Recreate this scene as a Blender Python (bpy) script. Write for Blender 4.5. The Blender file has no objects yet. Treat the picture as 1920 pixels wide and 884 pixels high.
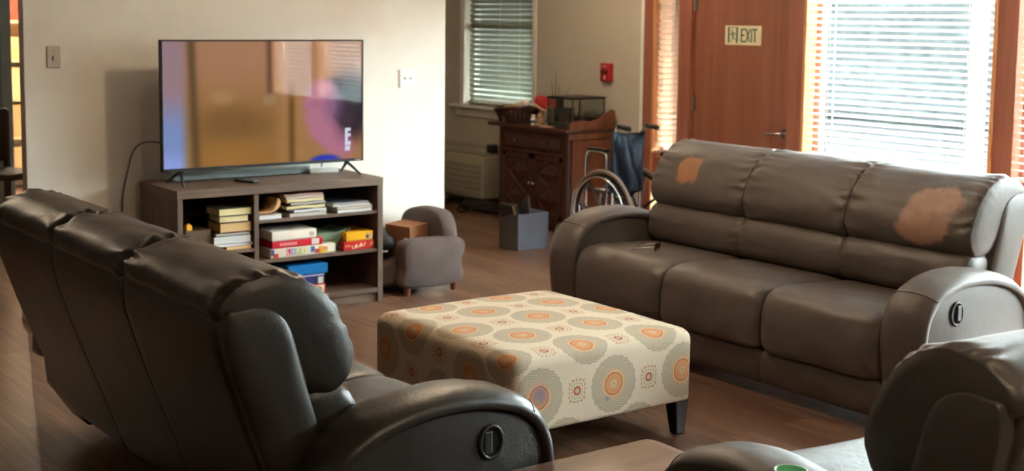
import bpy, bmesh, math, random
from mathutils import Vector, Matrix, noise
PI = math.pi
random.seed(7)
S = bpy.context.scene
COL = S.collection

# ------------------------------------------------------------------ helpers
def lin(c):
    return tuple(((v/255)/12.92 if v/255 <= .04045 else (((v/255)+.055)/1.055)**2.4) for v in c)

class G:
    """tiny node-graph builder"""
    def __init__(s, mat):
        mat.use_nodes = True
        s.nt = mat.node_tree; s.nt.nodes.clear()
        s.out = s.nt.nodes.new('ShaderNodeOutputMaterial')
    def n(s, t, **kw):
        nd = s.nt.nodes.new(t)
        for k, v in kw.items(): setattr(nd, k, v)
        return nd
    def put(s, sock, v):
        if isinstance(v, bpy.types.NodeSocket): s.nt.links.new(v, sock)
        elif v is not None:
            if hasattr(sock.default_value, '__len__') and not hasattr(v, '__len__'): v = [v]*len(sock.default_value)
            if hasattr(sock.default_value, '__len__') and len(sock.default_value) == 4 and len(v) == 3: v = (*v, 1)
            sock.default_value = v
    def m(s, op, a, b=None, c=None, clamp=False):
        nd = s.n('ShaderNodeMath', operation=op, use_clamp=clamp)
        s.put(nd.inputs[0], a); s.put(nd.inputs[1], b) if b is not None else None
        if c is not None: s.put(nd.inputs[2], c)
        return nd.outputs[0]
    def mix(s, f, a, b, mode='MIX'):
        nd = s.n('ShaderNodeMix', data_type='RGBA', blend_type=mode)
        s.put(nd.inputs[0], f); s.put(nd.inputs[6], a); s.put(nd.inputs[7], b)
        return nd.outputs[2]
    def coord(s, k='Object'): return s.n('ShaderNodeTexCoord').outputs[k]
    def mapping(s, v, scale=(1,1,1), loc=(0,0,0), rot=(0,0,0)):
        nd = s.n('ShaderNodeMapping'); s.put(nd.inputs[0], v)
        nd.inputs['Scale'].default_value = scale; nd.inputs['Location'].default_value = loc; nd.inputs['Rotation'].default_value = rot
        return nd.outputs[0]
    def noise(s, v, scale=5, detail=3, rough=.5, dist=0):
        nd = s.n('ShaderNodeTexNoise'); s.put(nd.inputs['Vector'], v)
        nd.inputs['Scale'].default_value = scale; nd.inputs['Detail'].default_value = detail
        nd.inputs['Roughness'].default_value = rough; nd.inputs['Distortion'].default_value = dist
        return nd.outputs[0]
    def ramp(s, f, stops):
        nd = s.n('ShaderNodeValToRGB'); s.put(nd.inputs[0], f)
        e = nd.color_ramp.elements
        while len(e) < len(stops): e.new(.5)
        for k, (p, c) in enumerate(stops): e[k].position = p; e[k].color = (*c, 1)
        return nd.outputs[0]
    def bump(s, h, strength=.3, dist=.01):
        nd = s.n('ShaderNodeBump'); s.put(nd.inputs['Height'], h)
        nd.inputs['Strength'].default_value = strength; nd.inputs['Distance'].default_value = dist
        return nd.outputs[0]
    def bsdf(s, col, rough=.5, metal=0, normal=None, **kw):
        nd = s.n('ShaderNodeBsdfPrincipled')
        s.put(nd.inputs['Base Color'], col); s.put(nd.inputs['Roughness'], rough); s.put(nd.inputs['Metallic'], metal)
        if normal is not None: s.put(nd.inputs['Normal'], normal)
        for k, v in kw.items(): s.put(nd.inputs[k.replace('_', ' ')], v)
        s.nt.links.new(nd.outputs[0], s.out.inputs[0])
        return nd

def newmat(name): 
    m = bpy.data.materials.new(name); return m, G(m)
def plain(name, c, rough=.5, metal=0, bump=0, bscale=200, var=.06, **kw):
    m, g = newmat(name); v = g.coord()
    n1 = g.noise(v, 6, 3)
    c = lin(c); lo = tuple(x*(1-var) for x in c); hi = tuple(min(1, x*(1+var)) for x in c)
    col = g.ramp(n1, [(.3, lo), (.7, hi)])
    nm = g.bump(g.noise(v, bscale, 2), bump, .002) if bump else None
    g.bsdf(col, rough, metal, nm, **kw); return m
def leather(name, c, patches=(), rough=.42):
    m, g = newmat(name); v = g.coord()
    c = lin(c)
    n1 = g.noise(v, 3, 4, .6)
    col = g.ramp(n1, [(.3, tuple(x*.82 for x in c)), (.75, tuple(x*1.2 for x in c))])
    for (px, pz, rx, rz, pc, ang) in patches:
        sx = g.n('ShaderNodeSeparateXYZ'); g.put(sx.inputs[0], v)
        wob = g.m('MULTIPLY', g.m('SUBTRACT', g.noise(v, 11, 4, .6), .5), .9)
        dx = g.m('DIVIDE', g.m('SUBTRACT', g.m('ADD', sx.outputs[0], g.m('MULTIPLY', g.m('SUBTRACT', sx.outputs[2], pz), ang)), px), rx)
        dz = g.m('DIVIDE', g.m('SUBTRACT', sx.outputs[2], pz), rz)
        d = g.m('POWER', g.m('ADD', g.m('POWER', g.m('ABSOLUTE', dx), 2.6), g.m('POWER', g.m('ABSOLUTE', dz), 2.6)), 1/2.6)
        d = g.m('ADD', d, wob)
        f = g.m('MULTIPLY', g.m('SUBTRACT', 1.0, d), 5, clamp=True)
        pcl = lin(pc)
        pcol = g.ramp(g.noise(v, 25, 3), [(.3, tuple(x*.9 for x in pcl)), (.7, tuple(x*1.1 for x in pcl))])
        col = g.mix(f, col, pcol)
    vo = g.n('ShaderNodeTexVoronoi'); g.put(vo.inputs['Vector'], v); vo.inputs['Scale'].default_value = 330
    h = g.m('ADD', g.m('MULTIPLY', vo.outputs[0], .25), g.m('MULTIPLY', g.noise(v, 26, 4, .6), 1.2))
    nm = g.bump(h, .22, .006)
    g.bsdf(col, g.m('ADD', g.m('MULTIPLY', n1, .16), rough-.08), 0, nm, Specular_IOR_Level=.55)
    return m
def woodmat(name, c1, c2, axis=0, scale=1, rough=.5, gstr=1.0):
    m, g = newmat(name); v = g.coord()
    sc = [26*scale]*3; sc[axis] = 1.3*scale
    n1 = g.noise(g.mapping(v, sc), 1.0, 5, .62, .3)
    sc2 = [120*scale]*3; sc2[axis] = 4*scale
    n2 = g.noise(g.mapping(v, sc2), 1.0, 3, .5)
    f = g.m('ADD', g.m('MULTIPLY', n1, .75), g.m('MULTIPLY', n2, .25))
    col = g.ramp(f, [(.34, lin(c1)), (.66, lin(c2))])
    g.bsdf(col, rough, 0, g.bump(f, .15*gstr, .003)); return m

class B:
    """collects shapes into one mesh"""
    def __init__(s): s.bm = bmesh.new()
    def _merge(s, t, M=None, smooth=False):
        if M is not None: t.transform(M)
        for f in t.faces: f.smooth = smooth
        me = bpy.data.meshes.new('tmp'); t.to_mesh(me); t.free(); s.bm.from_mesh(me); bpy.data.meshes.remove(me)
        return s
    def box(s, a, b, bev=0, M=None, seg=2, smooth=None):
        t = bmesh.new(); bmesh.ops.create_cube(t, size=1)
        a = Vector(a); b = Vector(b)
        bmesh.ops.transform(t, matrix=Matrix.Translation((a+b)/2) @ Matrix.Diagonal((*(b-a), 1)), verts=t.verts)
        if bev: bmesh.ops.bevel(t, geom=t.edges[:], offset=bev, segments=seg, profile=.5, affect='EDGES')
        return s._merge(t, M, (bev > .004) if smooth is None else smooth)
    def cyl(s, p, q, r, r2=None, n=20, M=None, caps=True):
        p = Vector(p); q = Vector(q); d = q-p; t = bmesh.new()
        bmesh.ops.create_cone(t, cap_ends=caps, segments=n, radius1=r, radius2=r if r2 is None else r2, depth=d.length)
        R = d.to_track_quat('Z', 'Y').to_matrix().to_4x4()
        t.transform(Matrix.Translation((p+q)/2) @ R)
        s._merge(t, M, False)
        return s
    def tube(s, pts, r, n=8, closed=False, M=None):
        pts = [Vector(p) for p in pts]; N = len(pts); t = bmesh.new(); rings = []
        up = None
        for i, p in enumerate(pts):
            if closed: d = pts[(i+1) % N]-pts[i-1]
            else: d = pts[min(i+1, N-1)]-pts[max(i-1, 0)]
            d.normalize()
            if up is None:
                up = Vector((0, 0, 1)) if abs(d.z) < .9 else Vector((1, 0, 0))
            sx = d.cross(up)
            if sx.length < 1e-4: sx = d.cross(Vector((0, 1, .1)))
            sx.normalize(); up = sx.cross(d).normalized()
            rr = r[i] if hasattr(r, '__len__') else r
            rings.append([t.verts.new(p+rr*(math.cos(a)*sx+math.sin(a)*up)) for a in [2*PI*k/n for k in range(n)]])
        for i in range(N if closed else N-1):
            A, C = rings[i], rings[(i+1) % N]
            for k in range(n): t.faces.new((A[k], A[(k+1) % n], C[(k+1) % n], C[k]))
        if not closed: t.faces.new(rings[0][::-1]); t.faces.new(rings[-1])
        bmesh.ops.recalc_face_normals(t, faces=t.faces)
        return s._merge(t, M, True)
    def lathe(s, prof, n=28, M=None):
        t = bmesh.new(); rings = []
        for r, z in prof:
            rings.append([t.verts.new((max(r, 1e-4)*math.cos(2*PI*k/n), max(r, 1e-4)*math.sin(2*PI*k/n), z)) for k in range(n)])
        for A, C in zip(rings, rings[1:]):
            for k in range(n): t.faces.new((A[k], A[(k+1) % n], C[(k+1) % n], C[k]))
        bmesh.ops.remove_doubles(t, verts=t.verts, dist=3e-4)
        bmesh.ops.recalc_face_normals(t, faces=t.faces)
        return s._merge(t, M, True)
    def prism(s, poly, lo, hi, axis='x', bev=0, M=None, smooth=False):
        """poly: 2D points; extruded along axis from lo to hi. x:(y,z) y:(x,z) z:(x,y)"""
        t = bmesh.new()
        f = {'x': lambda p, h: (h, p[0], p[1]), 'y': lambda p, h: (p[0], h, p[1]), 'z': lambda p, h: (p[0], p[1], h)}[axis]
        A = [t.verts.new(f(p, lo)) for p in poly]; C = [t.verts.new(f(p, hi)) for p in poly]; n = len(poly)
        t.faces.new(A); t.faces.new(C[::-1])
        for k in range(n): t.faces.new((A[k], C[k], C[(k+1) % n], A[(k+1) % n]))
        bmesh.ops.recalc_face_normals(t, faces=t.faces)
        if bev:
            ed = [e for e in t.edges if len(e.link_faces) == 2 and e.calc_face_angle(0) > .6]
            bmesh.ops.bevel(t, geom=ed, offset=bev, segments=2, profile=.5, affect='EDGES')
        return s._merge(t, M, smooth or bev > .004)
    def sphere(s, c, r, M=None, sub=3):
        t = bmesh.new(); bmesh.ops.create_icosphere(t, subdivisions=sub, radius=1)
        r = r if hasattr(r, '__len__') else (r, r, r)
        t.transform(Matrix.Translation(c) @ Matrix.Diagonal((*r, 1)))
        return s._merge(t, M, True)
    def quad(s, pts):
        s.bm.faces.new([s.bm.verts.new(p) for p in pts]); return s
    def build(s, name, mat, parent=None, loc=(0, 0, 0), rz=0, auto=True):
        me = bpy.data.meshes.new(name); s.bm.to_mesh(me); s.bm.free()
        if mat: me.materials.append(mat)
        o = bpy.data.objects.new(name, me); COL.objects.link(o)
        o.location = loc; o.rotation_euler = (0, 0, rz)
        if parent: o.parent = parent
        return o

def thing(name, label, cat, loc=(0, 0, 0), rz=0, group=None, tilt=None):
    o = bpy.data.objects.new(name, None); COL.objects.link(o); o.empty_display_size = .1
    o.location = loc; o.rotation_euler = (0, 0, rz) if tilt is None else tilt
    return tag(o, label, cat, group)
def tag(o, label, cat, group=None):
    o['label'] = label; o['category'] = cat
    if group: o['group'] = group
    return o
def struct(o, label=None, cat=None):
    o['kind'] = 'structure'
    if label: o['label'] = label
    if cat: o['category'] = cat
    return o

def catmull(P, n, closed=True):
    out = []; N = len(P)
    for i in range(N if closed else N-1):
        p0, p1, p2, p3 = (P[(i-1) % N], P[i], P[(i+1) % N], P[(i+2) % N]) if closed else (P[max(i-1, 0)], P[i], P[i+1], P[min(i+2, N-1)])
        for k in range(n):
            t = k/n
            out.append(tuple(.5*((2*b)+(-a+c)*t+(2*a-5*b+4*c-d)*t*t+(-a+3*b-3*c+d)*t**3) for a, b, c, d in zip(p0, p1, p2, p3)))
    if not closed: out.append(tuple(P[-1]))
    return out

def puff(bld, prof, x0, x1, endr=.06, shrink=.12, bulge=.0, wr=.006, seed=0, nx=34, sub=6, wlen=.10, soft=True, lump=.9):
    """pillow: closed (y,z) profile swept along x, ends drawn in, gathers near the ends"""
    P = catmull(prof, sub) if soft else prof
    cy = sum(p[0] for p in P)/len(P); cz = sum(p[1] for p in P)/len(P); n = len(P)
    t = bmesh.new(); rings = []; L = x1-x0
    xs = []
    for i in range(nx+1):
        u = i/nx; xs.append(.5-.5*math.cos(PI*u))
    for u in xs:
        x = x0+L*u; d = min(u, 1-u)*L
        e = 1.0 if d >= endr else math.sqrt(max(0, 1-(1-d/endr)**2))
        s = 1-shrink*(1-e)+bulge*math.sin(PI*u)
        ring = []
        for k, (y, z) in enumerate(P):
            dy, dz = y-cy, z-cz; r = math.hypot(dy, dz) or 1
            a = math.atan2(dz, dy)
            w = wr*math.exp(-d/wlen)*(math.sin(a*17+seed*3+5*noise.noise((x*6, a*2, seed)))+.8*noise.noise((a*9, x*14, seed*1.7)))
            w *= min(1, d/.022)*.75+.05
            w += wr*lump*noise.noise((x*7, a*3.0, seed+9))
            k2 = s+w/r
            ring.append(t.verts.new((x, cy+dy*k2, cz+dz*k2)))
        rings.append(ring)
    def capend(ring, x, sg):
        prev = ring
        for q, off in ((.93, .006), (.8, .011), (.55, .016), (.2, .018)):
            c = Vector((x, 0, 0)); cen = sum((v.co for v in ring), Vector())/len(ring)
            nr = [t.verts.new(cen+(v.co-cen)*q+Vector((sg*off, 0, 0))) for v in ring]
            for k in range(n): t.faces.new((prev[k], prev[(k+1) % n], nr[(k+1) % n], nr[k]))
            prev = nr
        t.faces.new(prev)
    for A, C in zip(rings, rings[1:]):
        for k in range(n): t.faces.new((A[k], A[(k+1) % n], C[(k+1) % n], C[k]))
    capend(rings[0], x0, -1); capend(rings[-1], x1, 1)
    bmesh.ops.recalc_face_normals(t, faces=t.faces)
    return bld._merge(t, None, True)

# lettering made of strokes on a 0..1 square
FONT = {'E': [((.1, 0), (.1, 1)), ((.1, 1), (.9, 1)), ((.1, .5), (.75, .5)), ((.1, 0), (.9, 0))],
        'X': [((.0, 0), (1, 1)), ((.0, 1), (1, 0))], 'I': [((.5, 0), (.5, 1))],
        'T': [((0, 1), (1, 1)), ((.5, 0), (.5, 1))], 'L': [((.1, 1), (.1, 0)), ((.1, 0), (.9, 0))],
        'F': [((.1, 0), (.1, 1)), ((.1, 1), (.9, 1)), ((.1, .52), (.75, .52))],
        'P': [((.1, 0), (.1, 1)), ((.1, 1), (.8, 1)), ((.8, 1), (.8, .5)), ((.8, .5), (.1, .5))],
        'U': [((.1, 1), (.1, 0)), ((.1, 0), (.9, 0)), ((.9, 0), (.9, 1))],
        'R': [((.1, 0), (.1, 1)), ((.1, 1), (.8, 1)), ((.8, 1), (.8, .5)), ((.8, .5), (.1, .5)), ((.4, .5), (.9, 0))]}
def strokes(bld, segs, o, ux, uz, nrm, w, th=.0012):
    """segs in local (u,v) metres; o origin, ux/uz unit vectors, nrm outward"""
    o, ux, uz, nrm = map(Vector, (o, ux, uz, nrm))
    for (a, b) in segs:
        A = Vector((a[0], a[1])); C = Vector((b[0], b[1])); d = (C-A)
        if d.length < 1e-6: continue
        d.normalize(); p = Vector((-d.y, d.x))*w/2; e = d*w/2*.9
        cs = [A-e+p, C+e+p, C+e-p, A-e-p]
        f0 = [bld.bm.verts.new(o+ux*c.x+uz*c.y+nrm*.0002) for c in cs]
        f1 = [bld.bm.verts.new(o+ux*c.x+uz*c.y+nrm*th) for c in cs]
        bld.bm.faces.new(f1)
        for k in range(4): bld.bm.faces.new((f0[k], f0[(k+1) % 4], f1[(k+1) % 4], f1[k]))
    bmesh.ops.recalc_face_normals(bld.bm, faces=bld.bm.faces)
def word(txt, cw, ch, gap):
    out = []; x = 0
    for c in txt:
        w = cw if c != 'I' else cw*.35
        for a, b in FONT.get(c, []): out.append(((x+a[0]*w, a[1]*ch), (x+b[0]*w, b[1]*ch)))
        x += w+gap
    return out

# ------------------------------------------------------------------ camera
CAM = bpy.data.cameras.new('camera'); cam = bpy.data.objects.new('camera', CAM); COL.objects.link(cam)
yaw, pitch, roll = map(math.radians, (36.534, 6.305, .706))
fw = Vector((math.sin(yaw)*math.cos(pitch), math.cos(yaw)*math.cos(pitch), -math.sin(pitch)))
rt = Vector((math.cos(yaw), -math.sin(yaw), 0)); up = rt.cross(fw)
rt2 = math.cos(roll)*rt+math.sin(roll)*up; up2 = -math.sin(roll)*rt+math.cos(roll)*up
M = Matrix((rt2, up2, -fw)).transposed().to_4x4(); M.translation = (0, 0, 1.65)
cam.matrix_world = M
CAM.sensor_width = 36; CAM.lens = 2525/1920*36; CAM.shift_y = -(442-311)/1920
CAM.clip_start = .05
CAM.dof.use_dof = True; CAM.dof.focus_distance = 4.3; CAM.dof.aperture_fstop = 4.0
S.camera = cam

# ------------------------------------------------------------------ materials
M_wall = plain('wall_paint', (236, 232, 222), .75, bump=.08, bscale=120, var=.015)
M_wall2 = plain('lighting_toned_wall', (196, 187, 172), .75, bump=.08, bscale=120, var=.02)  # same wall paint, with the tan of its lighting put into the colour
M_ceil = plain('ceiling_paint', (240, 238, 232), .85, bump=.1, bscale=60, var=.02)
M_trim = plain('white_trim', (232, 230, 224), .45)
M_edge = plain('corner_paint', (178, 165, 152), .7)
M_cherry = woodmat('cherry_door_wood', (134, 80, 60), (154, 97, 74), 2, .55, .38, .4)
M_frame = woodmat('cherry_frame_wood', (142, 84, 64), (166, 106, 84), 2, .8, .38, .4)
M_light_wood = woodmat('golden_stop_wood', (190, 128, 84), (216, 158, 112), 2, 1, .4, .4)
M_slat = None
def blindmat(name, c, tr):
    m, g = newmat(name)
    d = g.n('ShaderNodeBsdfDiffuse'); d.inputs[0].default_value = (*lin(c), 1)
    t = g.n('ShaderNodeBsdfTranslucent'); t.inputs[0].default_value = (*lin(c), 1)
    x = g.n('ShaderNodeMixShader'); x.inputs[0].default_value = tr
    g.nt.links.new(d.outputs[0], x.inputs[1]); g.nt.links.new(t.outputs[0], x.inputs[2]); g.nt.links.new(x.outputs[0], g.out.inputs[0])
    return m
M_slat = blindmat('white_blind_slats', (240, 240, 238), .12)
M_slat2 = blindmat('cream_blind_slats', (196, 172, 154), .003)
def glassmat(name, tint=(.93, .97, .96), refl=.10, fr=.7):
    m, g = newmat(name)
    a = g.n('ShaderNodeBsdfTransparent'); a.inputs[0].default_value = (*tint, 1)
    b = g.n('ShaderNodeBsdfGlossy'); b.inputs['Roughness'].default_value = .02
    lw = g.n('ShaderNodeLayerWeight'); lw.inputs[0].default_value = .25
    f = g.m('ADD', g.m('MULTIPLY', lw.outputs['Fresnel'], fr), refl*.2, clamp=True)
    x = g.n('ShaderNodeMixShader'); g.put(x.inputs[0], f)
    g.nt.links.new(a.outputs[0], x.inputs[1]); g.nt.links.new(b.outputs[0], x.inputs[2]); g.nt.links.new(x.outputs[0], g.out.inputs[0])
    return m
M_glass = glassmat('window_glass')
M_aqua = glassmat('aquarium_glass', (.92, .94, .93), .08, .3)
M_black = plain('black_plastic', (22, 22, 24), .38)
M_blackm = plain('black_matte', (20, 19, 20), .75)
M_blackwood = plain('black_leg_paint', (18, 16, 16), .3)
M_chrome = plain('chrome', (205, 205, 208), .16, 1.0, var=.02)
M_steel = plain('brushed_steel', (170, 165, 158), .3, 1.0)
M_leatherL = leather('shaded_sofa_leather', (41, 36, 32), rough=.34)  # same sofa leather, darkened so the colour carries its shade
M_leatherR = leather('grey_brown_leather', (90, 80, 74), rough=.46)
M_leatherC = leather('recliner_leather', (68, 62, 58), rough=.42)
M_toy = plain('mauve_brown_plush', (92, 78, 74), .95, bump=.5, bscale=260, var=.18)
M_toyleg = plain('reddish_leg_wood', (112, 56, 36), .5)
M_stand = woodmat('greybrown_stand_wood', (82, 63, 50), (114, 91, 73), 0, 1, .55)
M_standv = woodmat('greybrown_stand_wood_upright', (76, 59, 47), (108, 86, 70), 2, 1, .55)
M_table = woodmat('brown_table_wood', (92, 64, 48), (124, 92, 72), 0, .8, .33)
M_walnut = woodmat('dark_walnut', (50, 24, 16), (84, 44, 28), 2, 1, .42)
M_walnut_side = woodmat('walnut_side_panel', (92, 50, 30), (128, 76, 48), 2, .9, .42)
M_ptac = plain('beige_enamel', (176, 170, 148), .5)
M_ptacd = plain('dark_grille', (44, 46, 40), .7)
M_wicker = plain('dark_wicker', (66, 38, 28), .8, bump=1.0, bscale=90, var=.4)

# floor planks run along Y
def floormat():
    m, g = newmat('vinyl_plank_floor'); v = g.coord()
    mp = g.mapping(v, (1, 1, 1), (0, 0, 0), (0, 0, PI/2))
    br = g.n('ShaderNodeTexBrick'); g.put(br.inputs['Vector'], mp)
    br.offset = .37; br.inputs['Scale'].default_value = 1
    br.inputs['Brick Width'].default_value = 1.22; br.inputs['Row Height'].default_value = .152
    br.inputs['Mortar Size'].default_value = .0016; br.inputs['Mortar Smooth'].default_value = .1
    br.inputs['Color1'].default_value = (.0, .0, .0, 1); br.inputs['Color2'].default_value = (1, 1, 1, 1)
    br.inputs['Mortar'].default_value = (.5, .5, .5, 1); br.inputs['Bias'].default_value = 0
    pk = g.n('ShaderNodeSeparateColor'); g.put(pk.inputs[0], br.outputs[0])
    off = g.n('ShaderNodeCombineXYZ'); g.put(off.inputs[0], g.m('MULTIPLY', pk.outputs[0], 7.0)); g.put(off.inputs[1], g.m('MULTIPLY', pk.outputs[0], 31.0))
    va = g.n('ShaderNodeVectorMath', operation='ADD'); g.put(va.inputs[0], v); g.put(va.inputs[1], off.outputs[0])
    gr = g.noise(g.mapping(va.outputs[0], (24, 1.1, 1)), 1, 5, .65, .6)
    gr2 = g.noise(g.mapping(va.outputs[0], (110, 4, 1)), 1, 3, .5)
    f = g.m('ADD', g.m('ADD', g.m('MULTIPLY', gr, .75), g.m('MULTIPLY', gr2, .2)), g.m('MULTIPLY', g.m('SUBTRACT', pk.outputs[0], .5), .14))
    col = g.ramp(f, [(.30, lin((76, 52, 40))), (.48, lin((112, 80, 62))), (.60, lin((140, 106, 84))), (.74, lin((168, 134, 110)))])
    col = g.mix(g.m('MULTIPLY', br.outputs[1], .8), col, lin((46, 36, 32)))
    g.bsdf(col, g.m('ADD', g.m('MULTIPLY', gr, .18), .27), 0, g.bump(g.m('SUBTRACT', f, g.m('MULTIPLY', br.outputs[1], 1.2)), .12, .002))
    return m
M_floor = floormat()

# ------------------------------------------------------------------ room shell
XW, YT, H = 6.9, 7.228, 2.6
struct(B().box((-2.6, -4, -.1), (7.05, 14.5, 0)).build('floor', M_floor))
struct(B().box((-2.6, -4, H), (7.05, 14.5, H+.1)).build('ceiling', M_ceil))
struct(B().box((2.155, YT, 0), (4.811, YT+.08, H), .003).build('wall_partition', M_wall))
struct(B().box((2.1535, YT+.004, 0), (2.1552, YT+.076, H)).build('trim_1', M_edge))
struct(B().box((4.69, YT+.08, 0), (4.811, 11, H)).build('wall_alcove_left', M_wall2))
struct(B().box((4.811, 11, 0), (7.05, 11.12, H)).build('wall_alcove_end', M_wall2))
struct(B().box((-2.6, 11, 0), (3.18, 11.12, H)).box((3.95, 11, 0), (4.69, 11.12, H)).box((3.18, 11, 2.1), (3.95, 11.12, H)).build('wall_dining', plain('bluegrey_paint', (112, 122, 124), .7)))
struct(B().box((-2.72, -4, 0), (-2.6, 14.5, H)).build('wall_left', M_wall))
struct(B().box((-2.6, -4.12, 0), (7.05, -4, H)).build('wall_back', M_wall))
struct(B().box((-2.6, 14.5, 0), (7.05, 14.62, H)).build('wall_far_room', M_wall))
# baseboards
def baseboard(name, boxes):
    b = B()
    for a, c in boxes: b.box(a, c, .004)
    struct(b.build(name, M_trim))
prof = [(0, 0), (-.018, 0), (-.018, .085), (-.012, .10), (-.012, .125), (-.004, .14), (0, .14)]
b = B().prism([(YT+y, z) for y, z in prof], 2.137, 4.825, 'x')
b.prism([(2.155+y, z) for y, z in prof], YT-.018, YT+.098, 'y')
b.prism([(4.811-y, z) for y, z in prof], YT-.018, 10.98, 'y')
struct(b.build('baseboard_partition', M_trim))
# right wall (x = XW) with its openings: far window, sidelight, door, large windows
TOPW = 2.25
ops = [(9.03, 10.05, .86, TOPW)]        # y0,y1,z0,z1 far window
b = B()
T = .15
def wbox(y0, y1, z0, z1): b.box((XW, y0, z0), (XW+T, y1, z1))
wbox(10.05, 11.0, 0, H); wbox(9.03, 10.05, 0, .86); wbox(9.03, 10.05, TOPW, H); wbox(7.62, 9.03, 0, H)
wbox(-4, 7.62, TOPW, H)
wbox(-4, -.15, 0, TOPW)
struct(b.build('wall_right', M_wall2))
struct(B().box((XW-.035, 7.632, 0), (XW, 7.75, H), .004).build('trim_2', M_wall2))
struct(B().box((XW-.05, 7.602, 0), (XW, 7.634, H), .003).build('trim_3', M_trim))
# wood framing wall
b = B()
b.box((XW-.045, 7.50, 0), (XW+.10, 7.604, TOPW), .003)        # casing left of sidelight
b.box((XW-.045, 7.10, 0), (XW+.10, 7.225, TOPW), .003)        # post between sidelight and door
b.box((XW-.045, 6.03, 0), (XW+.10, 6.165, TOPW), .003)        # post between door and window
b.box((XW-.045, -.2, TOPW-.06), (XW+.10, 7.60, TOPW+.02), .003)
b.box((XW-.03, 7.22, .50), (XW+.10, 7.51, .62), .003)
b.box((XW-.03, 7.22, 0), (XW+.10, 7.51, .12), .003)
struct(b.build('trim_4', M_frame))
bays = [(6.0, 4.585), (4.455, 2.93), (2.80, .95), (.82, -.10)]
M_post = woodmat('sunlit_post_wood', (150, 96, 72), (172, 118, 94), 2, .8, .38, .4)
b = B()
for i, (y1, y0) in enumerate(bays):
    b.box((XW-.045, y0-.13 if i < 3 else y0-.05, 0), (XW+.10, y0, TOPW-.06), .003)
struct(b.build('trim_5', M_frame))
# golden stops along the posts
b = B()
b.box((XW-.055, 6.006, 0), (XW+.06, 6.03, TOPW-.06), .002); b.box((XW-.05, 7.482, .1), (XW+.06, 7.502, TOPW-.06), .002)
for y1, y0 in bays: b.box((XW-.06, y0, 0), (XW+.05, y0+.022, TOPW-.06), .002)
struct(b.build('trim_6', M_light_wood))

def window(idx, y0, y1, z0, z1, fm, gx=.07, mull=None):
    r = bpy.data.objects.new('window_%d' % idx, None); COL.objects.link(r); r.location = (XW, (y0+y1)/2, z0); struct(r)
    y0 -= (r.location.y); y1 -= r.location.y; h = z1-z0
    f = B(); w = .05
    f.box((gx-.02, y0, 0), (gx+.03, y0+w, h), .003).box((gx-.02, y1-w, 0), (gx+.03, y1, h), .003)
    f.box((gx-.02, y0, 0), (gx+.03, y1, w), .003).box((gx-.02, y0, h-w), (gx+.03, y1, h), .003)
    if mull: f.box((gx-.02, y0, mull), (gx+.03, y1, mull+.04), .003)
    f.build('window_frame', fm, r)
    B().box((gx, y0+w-.005, w-.005), (gx+.006, y1-w+.005, h-w+.005)).build('pane', M_glass, r)
    return r
def blind(label, y0, y1, z0, z1, tilt, mat, x=None, pitch=.043, skew=0, cords=(.12, .88), sw=.050):
    """venetian blind on the right wall"""
    x = XW-.01 if x is None else x
    r = thing('venetian_blind', label, 'blind', (x, (y0+y1)/2, z0), 0, None)
    hw = (y1-y0)/2; h = z1-z0
    s = B(); n = int((h-.06)/pitch)
    ct, st = math.cos(tilt)*sw/2, math.sin(tilt)*sw/2
    for k in range(n):
        zc = .035+pitch*(k+.6)
        sk = skew*max(0, 1-k/(n*.75))
        t = bmesh.new(); N = 5; rows = []
        for e, yy, dz in ((0, -hw, sk), (1, hw, 0)):
            row = []
            for q in range(N):
                u = q/(N-1)*2-1; cr = .003*(1-u*u)
                row.append(t.verts.new((u*ct+cr*math.sin(tilt), yy+(sk*.35 if e == 0 else 0), zc+dz+u*st+cr*math.cos(tilt))))
            rows.append(row)
        for q in range(N-1): t.faces.new((rows[0][q], rows[0][q+1], rows[1][q+1], rows[1][q]))
        bmesh.ops.solidify(t, geom=t.faces[:], thickness=.0022)
        s._merge(t, None, False)
    s.build('slats', mat, r)
    rb = B().box((-.026, -hw, 0), (.026, hw, .02), .003)
    if skew: rb.bm.verts.ensure_lookup_table(); [setattr(v.co, 'z', v.co.z+skew*(hw-v.co.y)/(2*hw)) for v in rb.bm.verts]
    rb.build('bottom_rail', mat, r)
    B().box((-.03, -hw, h-.05), (.03, hw, h), .004).build('head_rail', mat, r)
    for u in cords:
        yy = -hw+2*hw*u; c = B().tube([(-.027, yy, .01), (-.027, yy, h-.02), (.027, yy, h-.02), (.027, yy, .01)], .0012, 6)
        c.build('ladder_cord', M_trim, r)
    return r
# far window over the heater
struct(B().box((XW-.012, 8.985, .86), (XW+.0, 9.035, TOPW+.06), .003).box((XW-.012, 10.045, .86), (XW, 10.11, TOPW+.06), .003).box((XW-.012, 8.985, TOPW), (XW, 10.11, TOPW+.07), .003)
   .box((XW-.07, 8.93, .835), (XW+.1, 10.2, .862), .006).box((XW-.02, 8.96, .76), (XW, 10.16, .835), .004).build('trim_7', M_trim))
window(1, 9.035, 10.045, .862, TOPW, M_trim, .09, .7)
blind('cream slatted blind on the far window above the wall heater', 9.045, 10.0, .875, TOPW-.01, math.radians(-50), blindmat('greenish_blind_slats', (176, 176, 160), .004), XW+.035, .0445, cords=(.2, .5, .82))
window(2, 7.225, 7.50, .62, TOPW-.06, M_frame, .06)
window(3, 7.225, 7.50, .12, .50, M_trim, .06)
blind('narrow tan blind with skewed bottom edge beside the cherry door', 7.24, 7.49, .645, TOPW-.07, math.radians(-58), M_slat2, XW-.005, .043, skew=.03, cords=(.2, .8), sw=.047)
labs = ['wide white blind glowing with daylight right of the cherry door', 'white blind right of the sunlit wooden post behind the sofa',
        'white blind on the third tall window along the glass wall', 'white blind on the last tall window nearest the camera end of the glass wall']
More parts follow.
